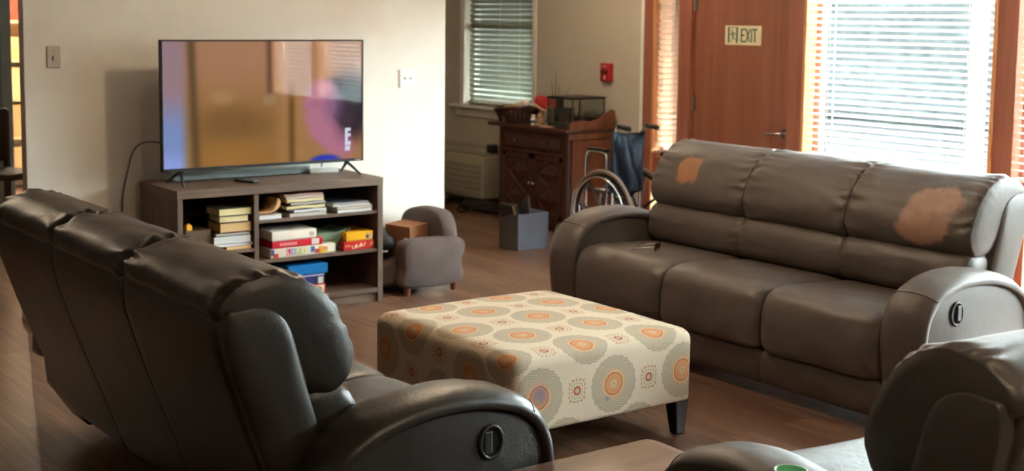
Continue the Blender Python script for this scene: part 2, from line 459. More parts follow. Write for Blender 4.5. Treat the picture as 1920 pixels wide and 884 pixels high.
for i, (y1, y0) in enumerate(bays):
    window(4+i, y0+.0, y1, .02, TOPW-.06, M_frame, .06)
    blind(labs[i], y0+.035, y1-.015, (.55 if i != 1 else .75), TOPW-.07, math.radians(-14), M_slat, XW-.012, .043)
# door
d = bpy.data.objects.new('door_1', None); COL.objects.link(d); d.location = (XW, 6.63, 0); struct(d)
B().box((-.005, -.465, .01), (.04, .47, TOPW-.07), .003).build('door_leaf', M_cherry, d)
for z in (1.04, 1.76, .25):
    h = B().cyl((-.012, .472, z-.05), (-.012, .472, z+.05), .007, n=10).box((-.009, .44, z-.05), (-.004, .472, z+.05)).build('hinge', M_steel, d)
hb = B().cyl((-.005, -.43, .885), (-.018, -.43, .885), .032, n=24).cyl((-.018, -.43, .885), (-.055, -.43, .885), .010, n=14)
hb.tube(catmull([(-.055, -.43, .885), (-.06, -.39, .884), (-.058, -.33, .878), (-.052, -.28, .876)], 5, False), [.010]*3+[.009]*13, 10)
hb.build('door_handle', M_chrome, d)
B().cyl((-.0045, .0, 1.64), (-.009, 0, 1.64), .009, n=14).build('peephole', M_chrome, d)
# exit sign
ex = thing('exit_sign', 'cream EXIT sign with green running man on the cherry door', 'sign', (XW-.0055, 6.62, 1.475))
B().box((-.003, -.172, 0), (.0, .172, .135), .0012).build('sign_board', plain('cream_sign', (226, 216, 184), .45), ex)
M_green = plain('sign_green', (34, 92, 72), .5)
b = B(); o = (-.0032, .172, 0); ux = (0, -1, 0); uz = (0, 0, 1); nr = (-1, 0, 0)
def off(L, x, y): return [((a[0]+x, a[1]+y), (c[0]+x, c[1]+y)) for a, c in L]
for L, w in ((off([((0, 0), (0, .084))], .158, .025), .0105), (off([((0, .084), (.028, .084)), ((0, .044), (.022, .044)), ((0, 0), (.028, 0))], .162, .025), .011),
             (off([((0, 0), (.032, .084)), ((0, .084), (.032, 0))], .203, .025), .010), (off([((0, 0), (0, .084))], .254, .025), .0105),
             (off([((0, .084), (.034, .084)), ((.017, 0), (.017, .084))], .268, .025), .0105)):
    strokes(b, L, o, ux, uz, nr, w)
b.build('exit_lettering', M_green, ex)
b = B()
strokes(b, [((.036, .02), (.036, .118)), ((.116, .02), (.116, .118))], o, ux, uz, nr, .015)
strokes(b, [((.036, .122), (.116, .122))], o, ux, uz, nr, .004)
strokes(b, [((.072, .085), (.078, .060))], o, ux, uz, nr, .013)
strokes(b, [((.072, .086), (.060, .072)), ((.060, .072), (.048, .072)), ((.078, .084), (.094, .080)), ((.094, .080), (.098, .070)),
            ((.076, .058), (.066, .040)), ((.066, .040), (.060, .024)), ((.080, .058), (.086, .044)), ((.086, .044), (.100, .040))], o, ux, uz, nr, .0065)
b.cyl((-.0034, .172-.066, .101), (-.0046, .172-.066, .101), .0065, n=12)
b.build('running_man', M_green, ex)
# fire alarm pull station
fa = thing('fire_alarm', 'red fire alarm pull station on beige wall above the cabinet', 'alarm', (XW+.002, 8.055, 1.155))
M_red = plain('alarm_red', (176, 30, 38), .4); M_redd = plain('alarm_dark_red', (110, 12, 22), .45)
B().box((-.045, -.055, 0), (-.0, .055, .145), .006).build('housing', M_red, fa)
B().box((-.053, -.045, .062), (-.044, .045, .092), .003).build('pull_bar', M_redd, fa)
b = B(); strokes(b, off(word('FIRE', .015, .016, .005), 0, 0), (-.0455, .036, .112), ux, uz, nr, .003)
M_aw = plain('alarm_white', (225, 190, 185), .5); b.build('lettering', M_aw, fa)
B().box((-.0475, -.010, .018), (-.045, .004, .05)).build('white_mark', M_aw, fa)

# ------------------------------------------------------------------ switches
def plate(name, label, cat, x, z, w, h, mat):
    t = thing(name, label, cat, (x, YT, z))
    B().box((-w/2, -.009, -h/2), (w/2, 0, h/2), .004, seg=3).build('cover_plate', mat, t)
    return t
M_plate = plain('grey_beige_plate', (196, 186, 176), .3); M_plateW = plain('white_plate', (240, 238, 232), .4)
t = plate('light_switch', 'beige toggle light switch on white wall left of the television', 'switch', 2.31, 1.409, .072, .118, M_plate)
B().box((-.006, -.022, -.016), (.006, -.008, .006), .002).build('toggle', M_plate, t)
for z in (-.032, .032): B().cyl((0, -.009, z), (0, -.0105, z), .004, n=10).build('screw', M_steel, t)
t = plate('outlet_plate', 'white double jack plate on white wall right of the television', 'plate', 4.522, 1.258, .115, .118, M_plateW)
for x in (-.02, .022): B().cyl((x, -.009, 0), (x, -.018, 0), .006, n=14).build('jack', M_steel, t)

# ------------------------------------------------------------------ sofas
def make_sofa(root, n, sw, L, seatmats=None, armw=.215, rise=0):
    """local frame: front -y, width x; d measured from arm front -> y=d-.47"""
    y_ = lambda d: d-.47
    W = n*sw; x0 = -W/2
    mp = lambda P: [(y_(d), z) for d, z in P]
    body = [(.915, .885), (.83, .90), (.76, .84), (.725, .72), (.69, .60), (.64, .45), (.60, .20), (.69, .19), (.75, .34), (.81, .50), (.87, .68)]
    B().prism(mp(catmull(body, 3)), x0-.015, x0+W+.015, 'x', .012).build('back_frame', L, root)
    B().box((x0-.01, y_(.10), .05), (x0+W+.01, y_(.58), .30), .01).build('base', L, root)
    head = [(.957, .912), (.937, .958), (.865, .992), (.775, .998), (.695, .970), (.628, .910), (.576, .82), (.556, .74), (.585, .672), (.67, .655), (.80, .72), (.91, .85)]
    lumb = [(.60, .672), (.553, .63), (.535, .56), (.55, .49), (.62, .465), (.72, .47), (.74, .60), (.70, .672)]
    seat = [(.035, .205), (.004, .24), (.004, .36), (.030, .445), (.095, .487), (.22, .493), (.40, .482), (.575, .47), (.63, .44), (.62, .36), (.40, .33), (.16, .33), (.11, .27), (.10, .21)]
    seat = [(d_, z_+rise if z_ > .3 else z_) for d_, z_ in seat]
    foot = [(.075, .05), (.045, .065), (.035, .13), (.038, .19), (.06, .208), (.12, .20), (.125, .07)]
    for i in range(n):
        a, c = x0+i*sw+.003, x0+(i+1)*sw-.003
        # outer back panel, gently puffed
        pan = [(.944, .912), (.945, .82), (.897, .66), (.838, .50), (.775, .34), (.718, .185), (.70, .185), (.75, .34), (.81, .50), (.87, .68), (.92, .905)]
        puff(B_ := B(), mp(pan), a, c, .03, .05, 0, .0012, i*3+1, 20, 4); B_.build('outer_back_panel', L, root)
        b = B(); ea = .020 if i == 0 else -.010; ec = .020 if i == n-1 else -.010
        puff(b, mp(head), a-ea-.012, c+ec+.012, .045, .085, .004, .0125, i+11, 56, 8, .055, lump=.28)
        hh = b.build('headrest', (seatmats or {}).get(i, L), root)
        for flag, xe in ((i == 0, a-ea-.004), (i == n-1, c+ec+.004)):
            if flag:
                PP = mp(catmull(head, 5)); cy_ = sum(p[0] for p in PP)/len(PP); cz_ = sum(p[1] for p in PP)/len(PP)
                B().tube([(xe, cy_+(p[0]-cy_)*.905, cz_+(p[1]-cz_)*.905) for p in PP], .0032, 6, True).build('headrest_welt', L, hh)
        b = B(); puff(b, mp(lumb), a-.004-(.02 if i == 0 else 0), c+.004+(.02 if i == n-1 else 0), .045, .10, .015, .006, i+21, 40, 6, .05, lump=.4); b.build('lumbar_cushion', L, root)
        b = B(); puff(b, mp(seat), a, c, .085, .16, .0, .0045, i+31, 36, 5, .09); b.build('seat_cushion', L, root)
        b = B(); puff(b, mp(foot), a, c, .04, .12, 0, .0015, i+41, 20, 4); b.build('footrest_panel', L, root)
    wing = [(.938, .905), (.90, .918), (.83, .915), (.77, .87), (.733, .76), (.70, .64), (.66, .52), (.60, .35), (.58, .18), (.70, .18), (.768, .34), (.832, .50), (.89, .66), (.935, .81)]
    for a, c in ((x0-.050, x0-.004), (x0+W+.004, x0+W+.050)):
        b = B(); puff(b, mp(wing), a, c, .012, .02, 0, .0004, 77, 12, 5); b.build('side_wing', L, root)
    # arms
    outl = [(.045, .06), (.02, .20), (.0, .36), (.008, .47), (.05, .555), (.13, .615), (.26, .650), (.40, .655), (.54, .635), (.65, .595), (.725, .54), (.775, .45), (.785, .36)]
    O = catmull(outl, 4, False)
    for sgn in (-1, 1):
        xi = sgn*(W/2+.004); xo = sgn*(W/2+armw)
        lo, hi = min(xi, xo), max(xi, xo)
        # inner body, set in from the padded band
        N = len(O); inn = []
        for k, (d_, z_) in enumerate(O):
            p, q = O[max(k-1, 0)], O[min(k+1, N-1)]
            tx, tz = q[0]-p[0], q[1]-p[1]; l = math.hypot(tx, tz); nx_, nz_ = tz/l, -tx/l
            th = .052 if d_ < .6 else .052
            inn.append((d_+nx_*th, z_+nz_*th))
        poly = [(d_, max(z_, .065)) for d_, z_ in inn]+[(.72, .22), (.62, .07)]
        ob = .014
        b = B().prism([(y_(p[0]), p[1]) for p in poly], lo+ob, hi-ob, 'x', .010)
        b.build('arm_panel', L, root)
        # padded band: outer outline out, inner outline back, crowned across
        t = bmesh.new(); rows = []
        cs = []      # cross-section (u across 0..1, v thickness 0..1 outward)
        for q in range(15):
            u = q/14; cs.append((u, 1-(abs(2*u-1)**3.2)*.55))
        cs += [(1.0, .18), (.99, 0), (.5, -.10), (.01, 0), (.0, .18)]
        for k, (o1, i1) in enumerate(zip(O, inn)):
            row = []; s_ = k/(len(O)-1)
            for u, v in cs:
                wn = .0035*noise.noise((s_*26, u*3, sgn*4+root.location.x))*(1 if v > .2 else .2)
                uu = .5+(u-.5)*(1.0)
                dd = i1[0]+(o1[0]-i1[0])*v; zz = i1[1]+(o1[1]-i1[1])*v
                row.append(t.verts.new((lo+(hi-lo)*uu, y_(dd), max(zz+wn, .05))))
            rows.append(row)
        m_ = len(cs)
        for A, C in zip(rows, rows[1:]):
            for k in range(m_): t.faces.new((A[k], A[(k+1) % m_], C[(k+1) % m_], C[k]))
        t.faces.new(rows[0]); t.faces.new(rows[-1][::-1])
        bmesh.ops.recalc_face_normals(t, faces=t.faces)
        b = B(); b._merge(t, None, True)
        # stitched welt across the band and along both edges
        b.build('arm_pad', L, root)
        w = B()
        for xx in (lo+.006, hi-.006):
            w.tube([(xx, y_(i1[0]+(o1[0]-i1[0])*.32), i1[1]+(o1[1]-i1[1])*.32) for o1, i1 in zip(O[4:-2], inn[4:-2])], .0028, 6)
        kk = 18
        w.tube([(lo+(hi-lo)*u, y_(inn[kk][0]+(O[kk][0]-inn[kk][0])*(v+.01)), inn[kk][1]+(O[kk][1]-inn[kk][1])*(v+.01)) for u, v in cs[:15]], .0026, 6)
        w.build('arm_welt', L, root)
        # recliner release: oval ring and cup
        xs = xo-sgn*ob
        rg = B(); N2 = 28; dc, zc = .24, .502
        rg.tube([(xs+sgn*.004, y_(dc+.036*math.cos(2*PI*k/N2)), zc+.045*math.sin(2*PI*k/N2)) for k in range(N2)], .006, 8, True)
        h = rg.build('release_bezel', M_blackish, root)
        cup = B(); t = bmesh.new()
        R = []
        for sc_, dx in ((1.0, .0015), (.8, .0012), (.5, .0010)):
            R.append([t.verts.new((xs+sgn*dx, y_(dc+.036*sc_*math.cos(2*PI*k/N2)), zc+.045*sc_*math.sin(2*PI*k/N2))) for k in range(N2)])
        for A, C in zip(R, R[1:]):
            for k in range(N2): t.faces.new((A[k], A[(k+1) % N2], C[(k+1) % N2], C[k]))
        t.faces.new(R[-1]); cup._merge(t, None, True)
        cup.build('release_cup', M_blackm, h)
        lv = B().box((min(xs+sgn*.001, xs+sgn*.010), y_(dc-.002), zc-.032), (max(xs+sgn*.001, xs+sgn*.010), y_(dc+.026), zc+.032), .004)
        lv.build('release_paddle', M_blackish, h)
M_blackish = plain('release_plastic', (40, 40, 43), .4)

# left sofa: faces +X, seen from behind.  front(-y local) -> +X world : rz = +90deg
lsofa = thing('reclining_sofa', 'reclining sofa in grey-brown leather darkened for shade, seen from behind, facing the patterned ottoman', 'sofa', (1.845, 4.03, 0), PI/2)
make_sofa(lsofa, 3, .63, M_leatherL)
# right sofa: front faces -X : rz=-90
rsofa = thing('reclining_sofa', 'grey-brown leather reclining sofa with peeled orange patches, in front of the windows', 'sofa', (4.77, 4.325, 0), -PI/2)
# local x = -(Y-4.325) ; patches in local (x,z)
hA = leather('worn_leather_small_patch', (90, 80, 74), [(-(5.06-4.325), .870, .09, .075, (158, 108, 74), 0)], .46)
hC = leather('worn_leather_large_patch', (90, 80, 74), [(-(3.565-4.325), .815, .15, .135, (164, 126, 108), -.30)], .46)
make_sofa(rsofa, 3, .642, M_leatherR, {0: hA, 2: hC})
for o_ in rsofa.children:
    if o_.name.startswith('headrest') and o_.data.materials[0] == hA: o_['label'] = 'headrest with a small round peeled orange patch'
    if o_.name.startswith('headrest') and o_.data.materials[0] == hC: o_['label'] = 'headrest with a large peeled pinkish patch'
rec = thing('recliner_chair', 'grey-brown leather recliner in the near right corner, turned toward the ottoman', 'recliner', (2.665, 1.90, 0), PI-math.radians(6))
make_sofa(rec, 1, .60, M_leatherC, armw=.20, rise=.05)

# ------------------------------------------------------------------ ottoman
def fabricmat():
    m, g = newmat('medallion_fabric')
    uv = g.n('ShaderNodeUVMap').outputs[0]
    sp = g.n('ShaderNodeSeparateXYZ'); g.put(sp.inputs[0], uv); U, V = sp.outputs[0], sp.outputs[1]
    cream = lin((198, 182, 160)); taupe = lin((136, 124, 104)); orange = lin((184, 124, 84)); red = lin((166, 94, 62)); gold = lin((200, 152, 104)); lt = lin((180, 164, 142))
    def lattice(u0, v0, ex=0):
        # rows 2*.205 apart, each pair shifted by .47
        k = g.m('ROUND', g.m('DIVIDE', g.m('SUBTRACT', V, v0), .41))
        qv = g.m('SUBTRACT', g.m('SUBTRACT', V, v0), g.m('MULTIPLY', k, .41))
        uu = g.m('DIVIDE', g.m('SUBTRACT', g.m('SUBTRACT', U, u0), g.m('MULTIPLY', k, .47)), .36)
        qu = g.m('MULTIPLY', g.m('SUBTRACT', uu, g.m('ROUND', uu)), .36)
        r = g.m('SQRT', g.m('ADD', g.m('MULTIPLY', qu, qu), g.m('MULTIPLY', qv, qv)))
        th = g.m('ARCTAN2', qv, qu)
        return qu, qv, r, th
    col = cream
    v = g.coord()
    for (u0, v0) in ((3.291-.0, -.16), (3.291+.235, .045)):
        qu, qv, r, th = lattice(u0, v0)
        # lace annulus
        pet = g.m('SINE', g.m('MULTIPLY', th, 30))
        rr = g.m('ADD', r, g.m('MULTIPLY', g.m('ABSOLUTE', g.m('SINE', g.m('MULTIPLY', th, 10))), .004))
        ripple = g.m('SINE', g.m('MULTIPLY', r, 560))
        lace = g.m('GREATER_THAN', g.m('ADD', g.m('MULTIPLY', pet, ripple), .12), -.05)
        lace2 = g.m('MULTIPLY', lace, .55)
        inann = g.m('MULTIPLY', g.m('LESS_THAN', rr, .114), g.m('GREATER_THAN', r, .050))
        dens = g.m('ADD', g.m('MULTIPLY', inann, .18), g.m('MULTIPLY', inann, lace2), clamp=True)
        col = g.mix(dens, col, taupe)
        # pale scalloped ring then orange disc
        ring = g.m('MULTIPLY', g.m('LESS_THAN', g.m('ABSOLUTE', g.m('SUBTRACT', r, .053)), .005), g.m('ADD', g.m('MULTIPLY', g.m('SINE', g.m('MULTIPLY', th, 24)), .3), .7))
        col = g.mix(ring, col, gold)
        disc = g.m('LESS_THAN', r, .046)
        dcol = g.mix(g.m('ADD', g.m('MULTIPLY', g.m('SINE', g.m('MULTIPLY', th, 32)), .25), .45), orange, gold)
        col = g.mix(disc, col, dcol)
        edge = g.m('LESS_THAN', g.m('ABSOLUTE', g.m('SUBTRACT', r, .043)), .0025)
        col = g.mix(edge, col, red)
        c2 = g.m('LESS_THAN', r, .016); col = g.mix(g.m('MULTIPLY', c2, .85), col, lt)
        c3 = g.m('LESS_THAN', r, .005); col = g.mix(c3, col, orange)
        # small square motif between the medallions of a row
        qu, qv, r, th = lattice(u0+.18, v0)
        s4 = g.m('POWER', g.m('ADD', g.m('POWER', g.m('ABSOLUTE', g.m('MULTIPLY', qu, 1.12)), 4), g.m('POWER', g.m('ABSOLUTE', qv), 4)), .25)
        sc = g.m('ADD', s4, g.m('MULTIPLY', g.m('ABSOLUTE', g.m('SINE', g.m('MULTIPLY', th, 4))), .003))
        dots = g.m('GREATER_THAN', g.m('ADD', g.m('SINE', g.m('MULTIPLY', th, 16)), g.m('SINE', g.m('MULTIPLY', s4, 500))), .1)
        col = g.mix(g.m('MULTIPLY', g.m('LESS_THAN', sc, .052), g.m('MULTIPLY', dots, .55)), col, taupe)
        col = g.mix(g.m('MULTIPLY', g.m('MULTIPLY', g.m('LESS_THAN', g.m('ABSOLUTE', g.m('SUBTRACT', sc, .046)), .0045), dots), .8), col, orange)
        col = g.mix(g.m('MULTIPLY', g.m('LESS_THAN', g.m('ABSOLUTE', g.m('SUBTRACT', r, .0135)), .0045), 1), col, red)
    # blue ink stains on the front
    for (su, sv, rad) in ((2.935, -.15, .055), (3.262, -.215, .022)):
        d = g.m('SQRT', g.m('ADD', g.m('POWER', g.m('SUBTRACT', U, su), 2), g.m('POWER', g.m('SUBTRACT', V, sv), 2)))
        f = g.m('MULTIPLY', g.m('SUBTRACT', 1, g.m('DIVIDE', g.m('ADD', d, g.m('MULTIPLY', g.noise(v, 40, 3), .012)), rad), clamp=True), 1.6, clamp=True)
        col = g.mix(g.m('MULTIPLY', f, .7), col, lin((104, 102, 132)))
    w1 = g.n('ShaderNodeTexNoise'); g.put(w1.inputs['Vector'], g.mapping(uv, (260, 260, 1))); w1.inputs['Scale'].default_value = 1
    g.bsdf(col, .9, 0, g.bump(w1.outputs[0], .25, .002), Specular_IOR_Level=.2)
    return m
M_fab = fabricmat()
OX0, OX1, OY0, OY1, OZ0, OZ1 = 2.80, 3.72, 3.775, 4.745, .145, .43
ott = thing('ottoman', 'square ottoman in cream fabric with orange and taupe medallions, between the sofas', 'ottoman', ((OX0+OX1)/2, (OY0+OY1)/2, 0))
t = bmesh.new(); NN = 26
cx, cy = (OX1-OX0)/2, (OY1-OY0)/2
def ottpt(face, a, c):
    # a,c in -1..1
    if face == 'top': p = Vector((a*cx, c*cy, OZ1))
    elif face == 'bot': p = Vector((a*cx, -c*cy, OZ0))
    elif face == 'f': p = Vector((a*cx, -cy, (OZ0+OZ1)/2+c*(OZ1-OZ0)/2))
    elif face == 'b': p = Vector((-a*cx, cy, (OZ0+OZ1)/2+c*(OZ1-OZ0)/2))
    elif face == 'l': p = Vector((-cx, -a*cy, (OZ0+OZ1)/2+c*(OZ1-OZ0)/2))
    else: p = Vector((cx, a*cy, (OZ0+OZ1)/2+c*(OZ1-OZ0)/2))
    return p
def shape(p):
    r = .05; q = Vector((max(-cx+r, min(cx-r, p.x)), max(-cy+r, min(cy-r, p.y)), max(OZ0+.012, min(OZ1-r, p.z))))
    d = p-q; rr = r if p.z > OZ0+.1 else .012+(r-.012)*max(0, (p.z-OZ0-.0))/.1
    if d.length > 1e-6:
        d.normalize(); rl = r if p.z > OZ0+.05 else r
        p = q+d*r if p.z > OZ0+.05 else Vector((q.x+(p-q).x/ max((Vector(((p-q).x, (p-q).y)).length), 1e-6)*r if abs((p-q).x)+abs((p-q).y) > 1e-6 else p.x, q.y+(p-q).y/max((Vector(((p-q).x, (p-q).y)).length), 1e-6)*r if abs((p-q).x)+abs((p-q).y) > 1e-6 else p.y, p.z))
    u, v = p.x/cx, p.y/cy
    k = max(0, (p.z-OZ0)/(OZ1-OZ0))
    p.z += .018*(1-u*u)*(1-v*v)*k
    p.x *= 1+.012*k*(1-v*v)-.006; p.y *= 1+.012*k*(1-u*u)-.006
    p.z += .0025*noise.noise((p.x*5, p.y*5, 3))*k
    return p
uvl = t.loops.layers.uv.new('UVMap')
for face in ('top', 'f', 'b', 'l', 'r', 'bot'):
    grid = [[t.verts.new(shape(ottpt(face, -1+2*i/NN, -1+2*j/NN))) for j in range(NN+1)] for i in range(NN+1)]
    for i in range(NN):
        for j in range(NN):
            f = t.faces.new((grid[i][j], grid[i+1][j], grid[i+1][j+1], grid[i][j+1])); f.smooth = True
            for lp, (ii, jj) in zip(f.loops, ((i, j), (i+1, j), (i+1, j+1), (i, j+1))):
                p = ottpt(face, -1+2*ii/NN, -1+2*jj/NN); dz = OZ1-p.z
                wx, wy = p.x+(OX0+OX1)/2, p.y+(OY0+OY1)/2
                if face in ('top', 'bot'): uvc = (wx, wy-OY0)
                elif face == 'f': uvc = (wx, -dz)
                elif face == 'b': uvc = (wx, (OY1-OY0)+dz)
                elif face == 'l': uvc = (OX0-dz, wy-OY0)
                else: uvc = (OX1+dz, wy-OY0)
                lp[uvl].uv = uvc
bmesh.ops.remove_doubles(t, verts=t.verts, dist=.0006)
b = B(); b._merge(t, None, True); b.build('upholstered_top', M_fab, ott)
for sx in (-1, 1):
    for sy in (-1, 1):
        l = B(); t = bmesh.new(); bmesh.ops.create_cone(t, cap_ends=True, segments=4, radius1=.030, radius2=.050, depth=.15)
        t.transform(Matrix.Rotation(PI/4, 4, 'Z')); 
        for v_ in t.verts:
            if v_.co.z < 0: v_.co.x += sx*.004; v_.co.y += sy*.004
        t.transform(Matrix.Translation((sx*(cx-.052), sy*(cy-.052), .075)))
        bmesh.ops.bevel(t, geom=t.edges[:], offset=.003, segments=1, affect='EDGES')
        l._merge(t, None, False); l.build('leg', M_blackwood, ott)

# ------------------------------------------------------------------ TV stand
SX0, SX1, SY0, SY1, SH = 2.735, 3.985, 6.62, 7.14, .725
st = thing('tv_stand', 'grey-brown wooden media console with open shelves under the television', 'tv stand', ((SX0+SX1)/2, (SY0+SY1)/2, 0))
ox, oy = (SX0+SX1)/2, (SY0+SY1)/2
X = lambda x: x-ox
Yv = lambda y: y-oy
def sp(name, boxes, mat, bev=.002):
    b = B()
    for a, c in boxes: b.box((X(a[0]), Yv(a[1]), a[2]), (X(c[0]), Yv(c[1]), c[2]), bev)
    return b.build(name, mat, st)
sp('top_board', [((SX0, SY0, SH-.045), (SX1, SY1, SH))], M_stand, .003)
sp('side_panel', [((SX0+.004, SY0+.004, 0), (SX0+.034, SY1, SH-.045))], M_standv)
sp('side_panel', [((SX1-.034, SY0+.004, 0), (SX1-.0, SY1, SH-.045))], M_standv)
sp('divider', [((3.178, SY0+.01, .07), (3.206, SY1-.02, SH-.045))], M_standv)
sp('back_panel', [((SX0+.034, SY1-.012, .05), (SX1-.034, SY1, SH-.045))], plain('dark_back_board', (52, 42, 36), .7))
sp('shelf', [((3.206, SY0+.012, .515), (SX1-.034, SY1-.012, .533))], M_stand)
sp('shelf', [((3.206, SY0+.012, .292), (SX1-.034, SY1-.012, .310))], M_stand)
sp('shelf', [((SX0+.034, SY0+.012, .365), (3.178, SY1-.012, .383))], M_stand)
sp('base_board', [((SX0+.034, SY0+.006, .055), (SX1-.034, SY1-.012, .082)), ((SX0+.034, SY0+.02, 0), (SX1-.034, SY0+.04, .055))], M_stand)

# ------------------------------------------------------------------ television
TX0, TX1, TZ0, TZ1, TY = 2.752, 3.985, .800, 1.508, 6.855
tv = thing('television', 'large black flat television standing on the wooden media console, switched on', 'television', ((TX0+TX1)/2, TY, .725))
tw, th_ = (TX1-TX0)/2, TZ1-TZ0; zb = TZ0-.725
B().box((-tw, .0, zb), (tw, .028, zb+th_), .004).box((-tw*.75, .02, zb+.04), (tw*.75, .065, zb+th_*.55), .012).build('housing', M_blackm, tv)
bz = B(); q = .009
bz.box((-tw, -.008, zb), (-tw+q, .004, zb+th_), .002).box((tw-q, -.008, zb), (tw, .004, zb+th_), .002).box((-tw, -.008, zb+th_-q), (tw, .004, zb+th_), .002).box((-tw, -.008, zb), (tw, .004, zb+.017), .002)
bz.build('bezel', M_black, tv)
# picture: per-vertex colours on a fine grid = what the screen is showing
def smooth(a, b_, x): 
    t_ = max(0, min(1, (x-a)/(b_-a))); return t_*t_*(3-2*t_)
def mixc(a, c, f): return tuple(p+(q_-p)*f for p, q_ in zip(a, c))
def blob(u, v, cu, cv, ru, rv, soft=.5, rot=0):
    dx, dy = (u-cu)*1.78, v-cv; c_, s_ = math.cos(rot), math.sin(rot)
    X_, Y_ = (dx*c_+dy*s_)/(ru*1.78), (-dx*s_+dy*c_)/rv
    r_ = math.hypot(X_, Y_); return 1-smooth(1-soft, 1+soft, r_)
def picture(u, v):   # u 0..1 left-right, v 0..1 bottom-top, sRGB 0..255
    c = mixc((150, 108, 58), (176, 128, 96), smooth(.25, .9, v))
    c = mixc(c, (110, 78, 38), .55*blob(u, v, .33, .33, .16, .14, .7))
    c = mixc(c, (172, 116, 52), .6*blob(u, v, .33, .05, .2, .14, .8))
    c = mixc(c, (186, 134, 88), .6*smooth(.5, .62, u))
    left = 1-smooth(.07, .14, u)
    lc = mixc((128, 150, 205), (160, 130, 140), smooth(.25, .65, v)); lc = mixc(lc, (150, 170, 240), (1-smooth(.0, .2, v)))
    c = mixc(c, lc, left)
    c = mixc(c, (82, 62, 40), .75*math.exp(-((u-.135-.02*(1-v))/.022)**2))
    c = mixc(c, (105, 66, 52), .85*math.exp(-((u-.515)/.018)**2)*smooth(.4, .62, v))
    c = mixc(c, (100, 66, 22), .8*math.exp(-((u-.625)/.018)**2)*(1-smooth(.45, .72, v)))
    c = mixc(c, (186, 150, 100), .45*blob(u, v, .28, .55, .055, .055, .6))
    c = mixc(c, (178, 152, 108), .6*blob(u, v, .515, .52, .03, .05, .5))
    # blurred figure in profile
    hair = max(blob(u, v, .93, .44, .115, .27, .5), blob(u, v, .87, .60, .085, .09, .6))
    c = mixc(c, (38, 26, 40), hair)
    face = min(1, blob(u, v, .79, .53, .075, .13, .5, .1)+.9*blob(u, v, .785, .38, .075, .12, .6)+.75*blob(u, v, .712, .475, .035, .05, .8)+.6*blob(u, v, .725, .36, .04, .04, .9)+blob(u, v, .79, .25, .075, .09, .6)+blob(u, v, .86, .15, .10, .12, .5, -.6))
    c = mixc(c, (190, 120, 148), face*.95)
    c = mixc(c, (220, 156, 176), .8*blob(u, v, .79, .60, .06, .07, .8))
    c = mixc(c, (120, 90, 128), .7*blob(u, v, .855, .45, .05, .12, .9))
    c = mixc(c, (70, 44, 66), .5*blob(u, v, .91, .30, .05, .12, .9))
    c = mixc(c, (160, 98, 122), .35*blob(u, v, .75, .48, .03, .035, .9))
    c = mixc(c, (44, 60, 190), blob(u, v, .80, .0, .075, .045, .35))
    # channel mark, bottom right
    if .906 < u < .936 and .115 < v < .265:
        lu, lv = (u-.906)/.03, (v-.115)/.15
        if lu < .55 or lv > .82 or lv < .25 or .52 < lv < .68:
            c = (225, 232, 255)
    if .906 < u < .934 and .07 < v < .107: c = (225, 232, 255)
    return c
me = bpy.data.meshes.new('screen'); NU, NV = 260, 150
sx0, sx1, sz0, sz1 = -tw+q*.6, tw-q*.6, zb+.016, zb+th_-q*.6
vs = [(sx0+(sx1-sx0)*i/NU, -.003, sz0+(sz1-sz0)*j/NV) for j in range(NV+1) for i in range(NU+1)]
fs = [(j*(NU+1)+i, j*(NU+1)+i+1, (j+1)*(NU+1)+i+1, (j+1)*(NU+1)+i) for j in range(NV) for i in range(NU)]
me.from_pydata(vs, [], fs); ca = me.color_attributes.new('picture', 'FLOAT_COLOR', 'POINT')
buf = []
for j in range(NV+1):
    for i in range(NU+1): buf += [*lin(tuple(max(0, x) for x in picture(i/NU, j/NV))), 1]
ca.data.foreach_set('color', buf)
m, g = newmat('screen_picture')
at_ = g.n('ShaderNodeVertexColor'); at_.layer_name = 'picture'
g.bsdf((.01, .01, .01), .035, 0, None, Emission_Color=at_.outputs[0], Emission_Strength=.48, Specular_IOR_Level=.6)
me.materials.append(m); o = bpy.data.objects.new('screen', me); COL.objects.link(o); o.parent = tv
for sgn, xc in ((-1, -tw+.11), (1, tw-.10)):
    f = B()
    f.prism([(xc-.012, zb+.004), (xc+.012, zb+.004), (xc+.012, zb-.015), (xc-.012, zb-.015)], .004, .024, 'y')
    for dy in (-.11, .12):
        f.tube([(xc, .014, zb-.004), (xc+sgn*.012, .014+dy*.35, zb-.025), (xc+sgn*.03, .014+dy, .006)], [.009, .008, .006], 8)
    f.build('foot', M_black, tv)
b = B().box((tw-.055, -.0095, zb+.005), (tw-.018, -.008, zb+.012)).build('maker_badge', plain('badge', (150, 130, 100), .4), tv)
# things on the console top
b = B().box((-.028, -.075, .0), (.020, .075, .014), .004)
rc = thing('remote_control', 'small black remote control lying on the console top', 'remote', (3.22, 6.80, .725), .35)
b.build('case', M_black, rc); b = B()
for k in range(5):
    for j in range(3): b.box((-.020+j*.012, -.06+k*.022, .0138), (-.013+j*.012, -.05+k*.022, .0158))
b.build('button', plain('rubber_grey', (60, 60, 62), .6), rc)
rb = thing('cable_box', 'flat white cable box with black cord behind television foot', 'box', (3.80, 7.02, .725), -.1)
B().box((-.09, -.05, 0), (.09, .05, .026), .005).build('case', M_plateW, rb)
B().box((-.10, .02, .003), (.095, .054, .024), .003).build('rear_cover', M_black, rb)
B().tube(catmull([(.02, .055, .02), (.03, .075, .05), (-.05, .09, .06)], 5, False), .004, 6).build('cord', M_black, rb)
sbar = thing('soundbar', 'long pale grey strip lying behind the television', 'soundbar', (3.33, 7.05, .725))
B().box((-.44, -.03, 0), (.40, .03, .045), .008).build('case', plain('pale_grey', (176, 186, 184), .5), sbar)
B().box((-.42, -.033, .008), (.38, -.029, .036), .001).build('grille', plain('pale_grille', (150, 160, 160), .7), sbar)
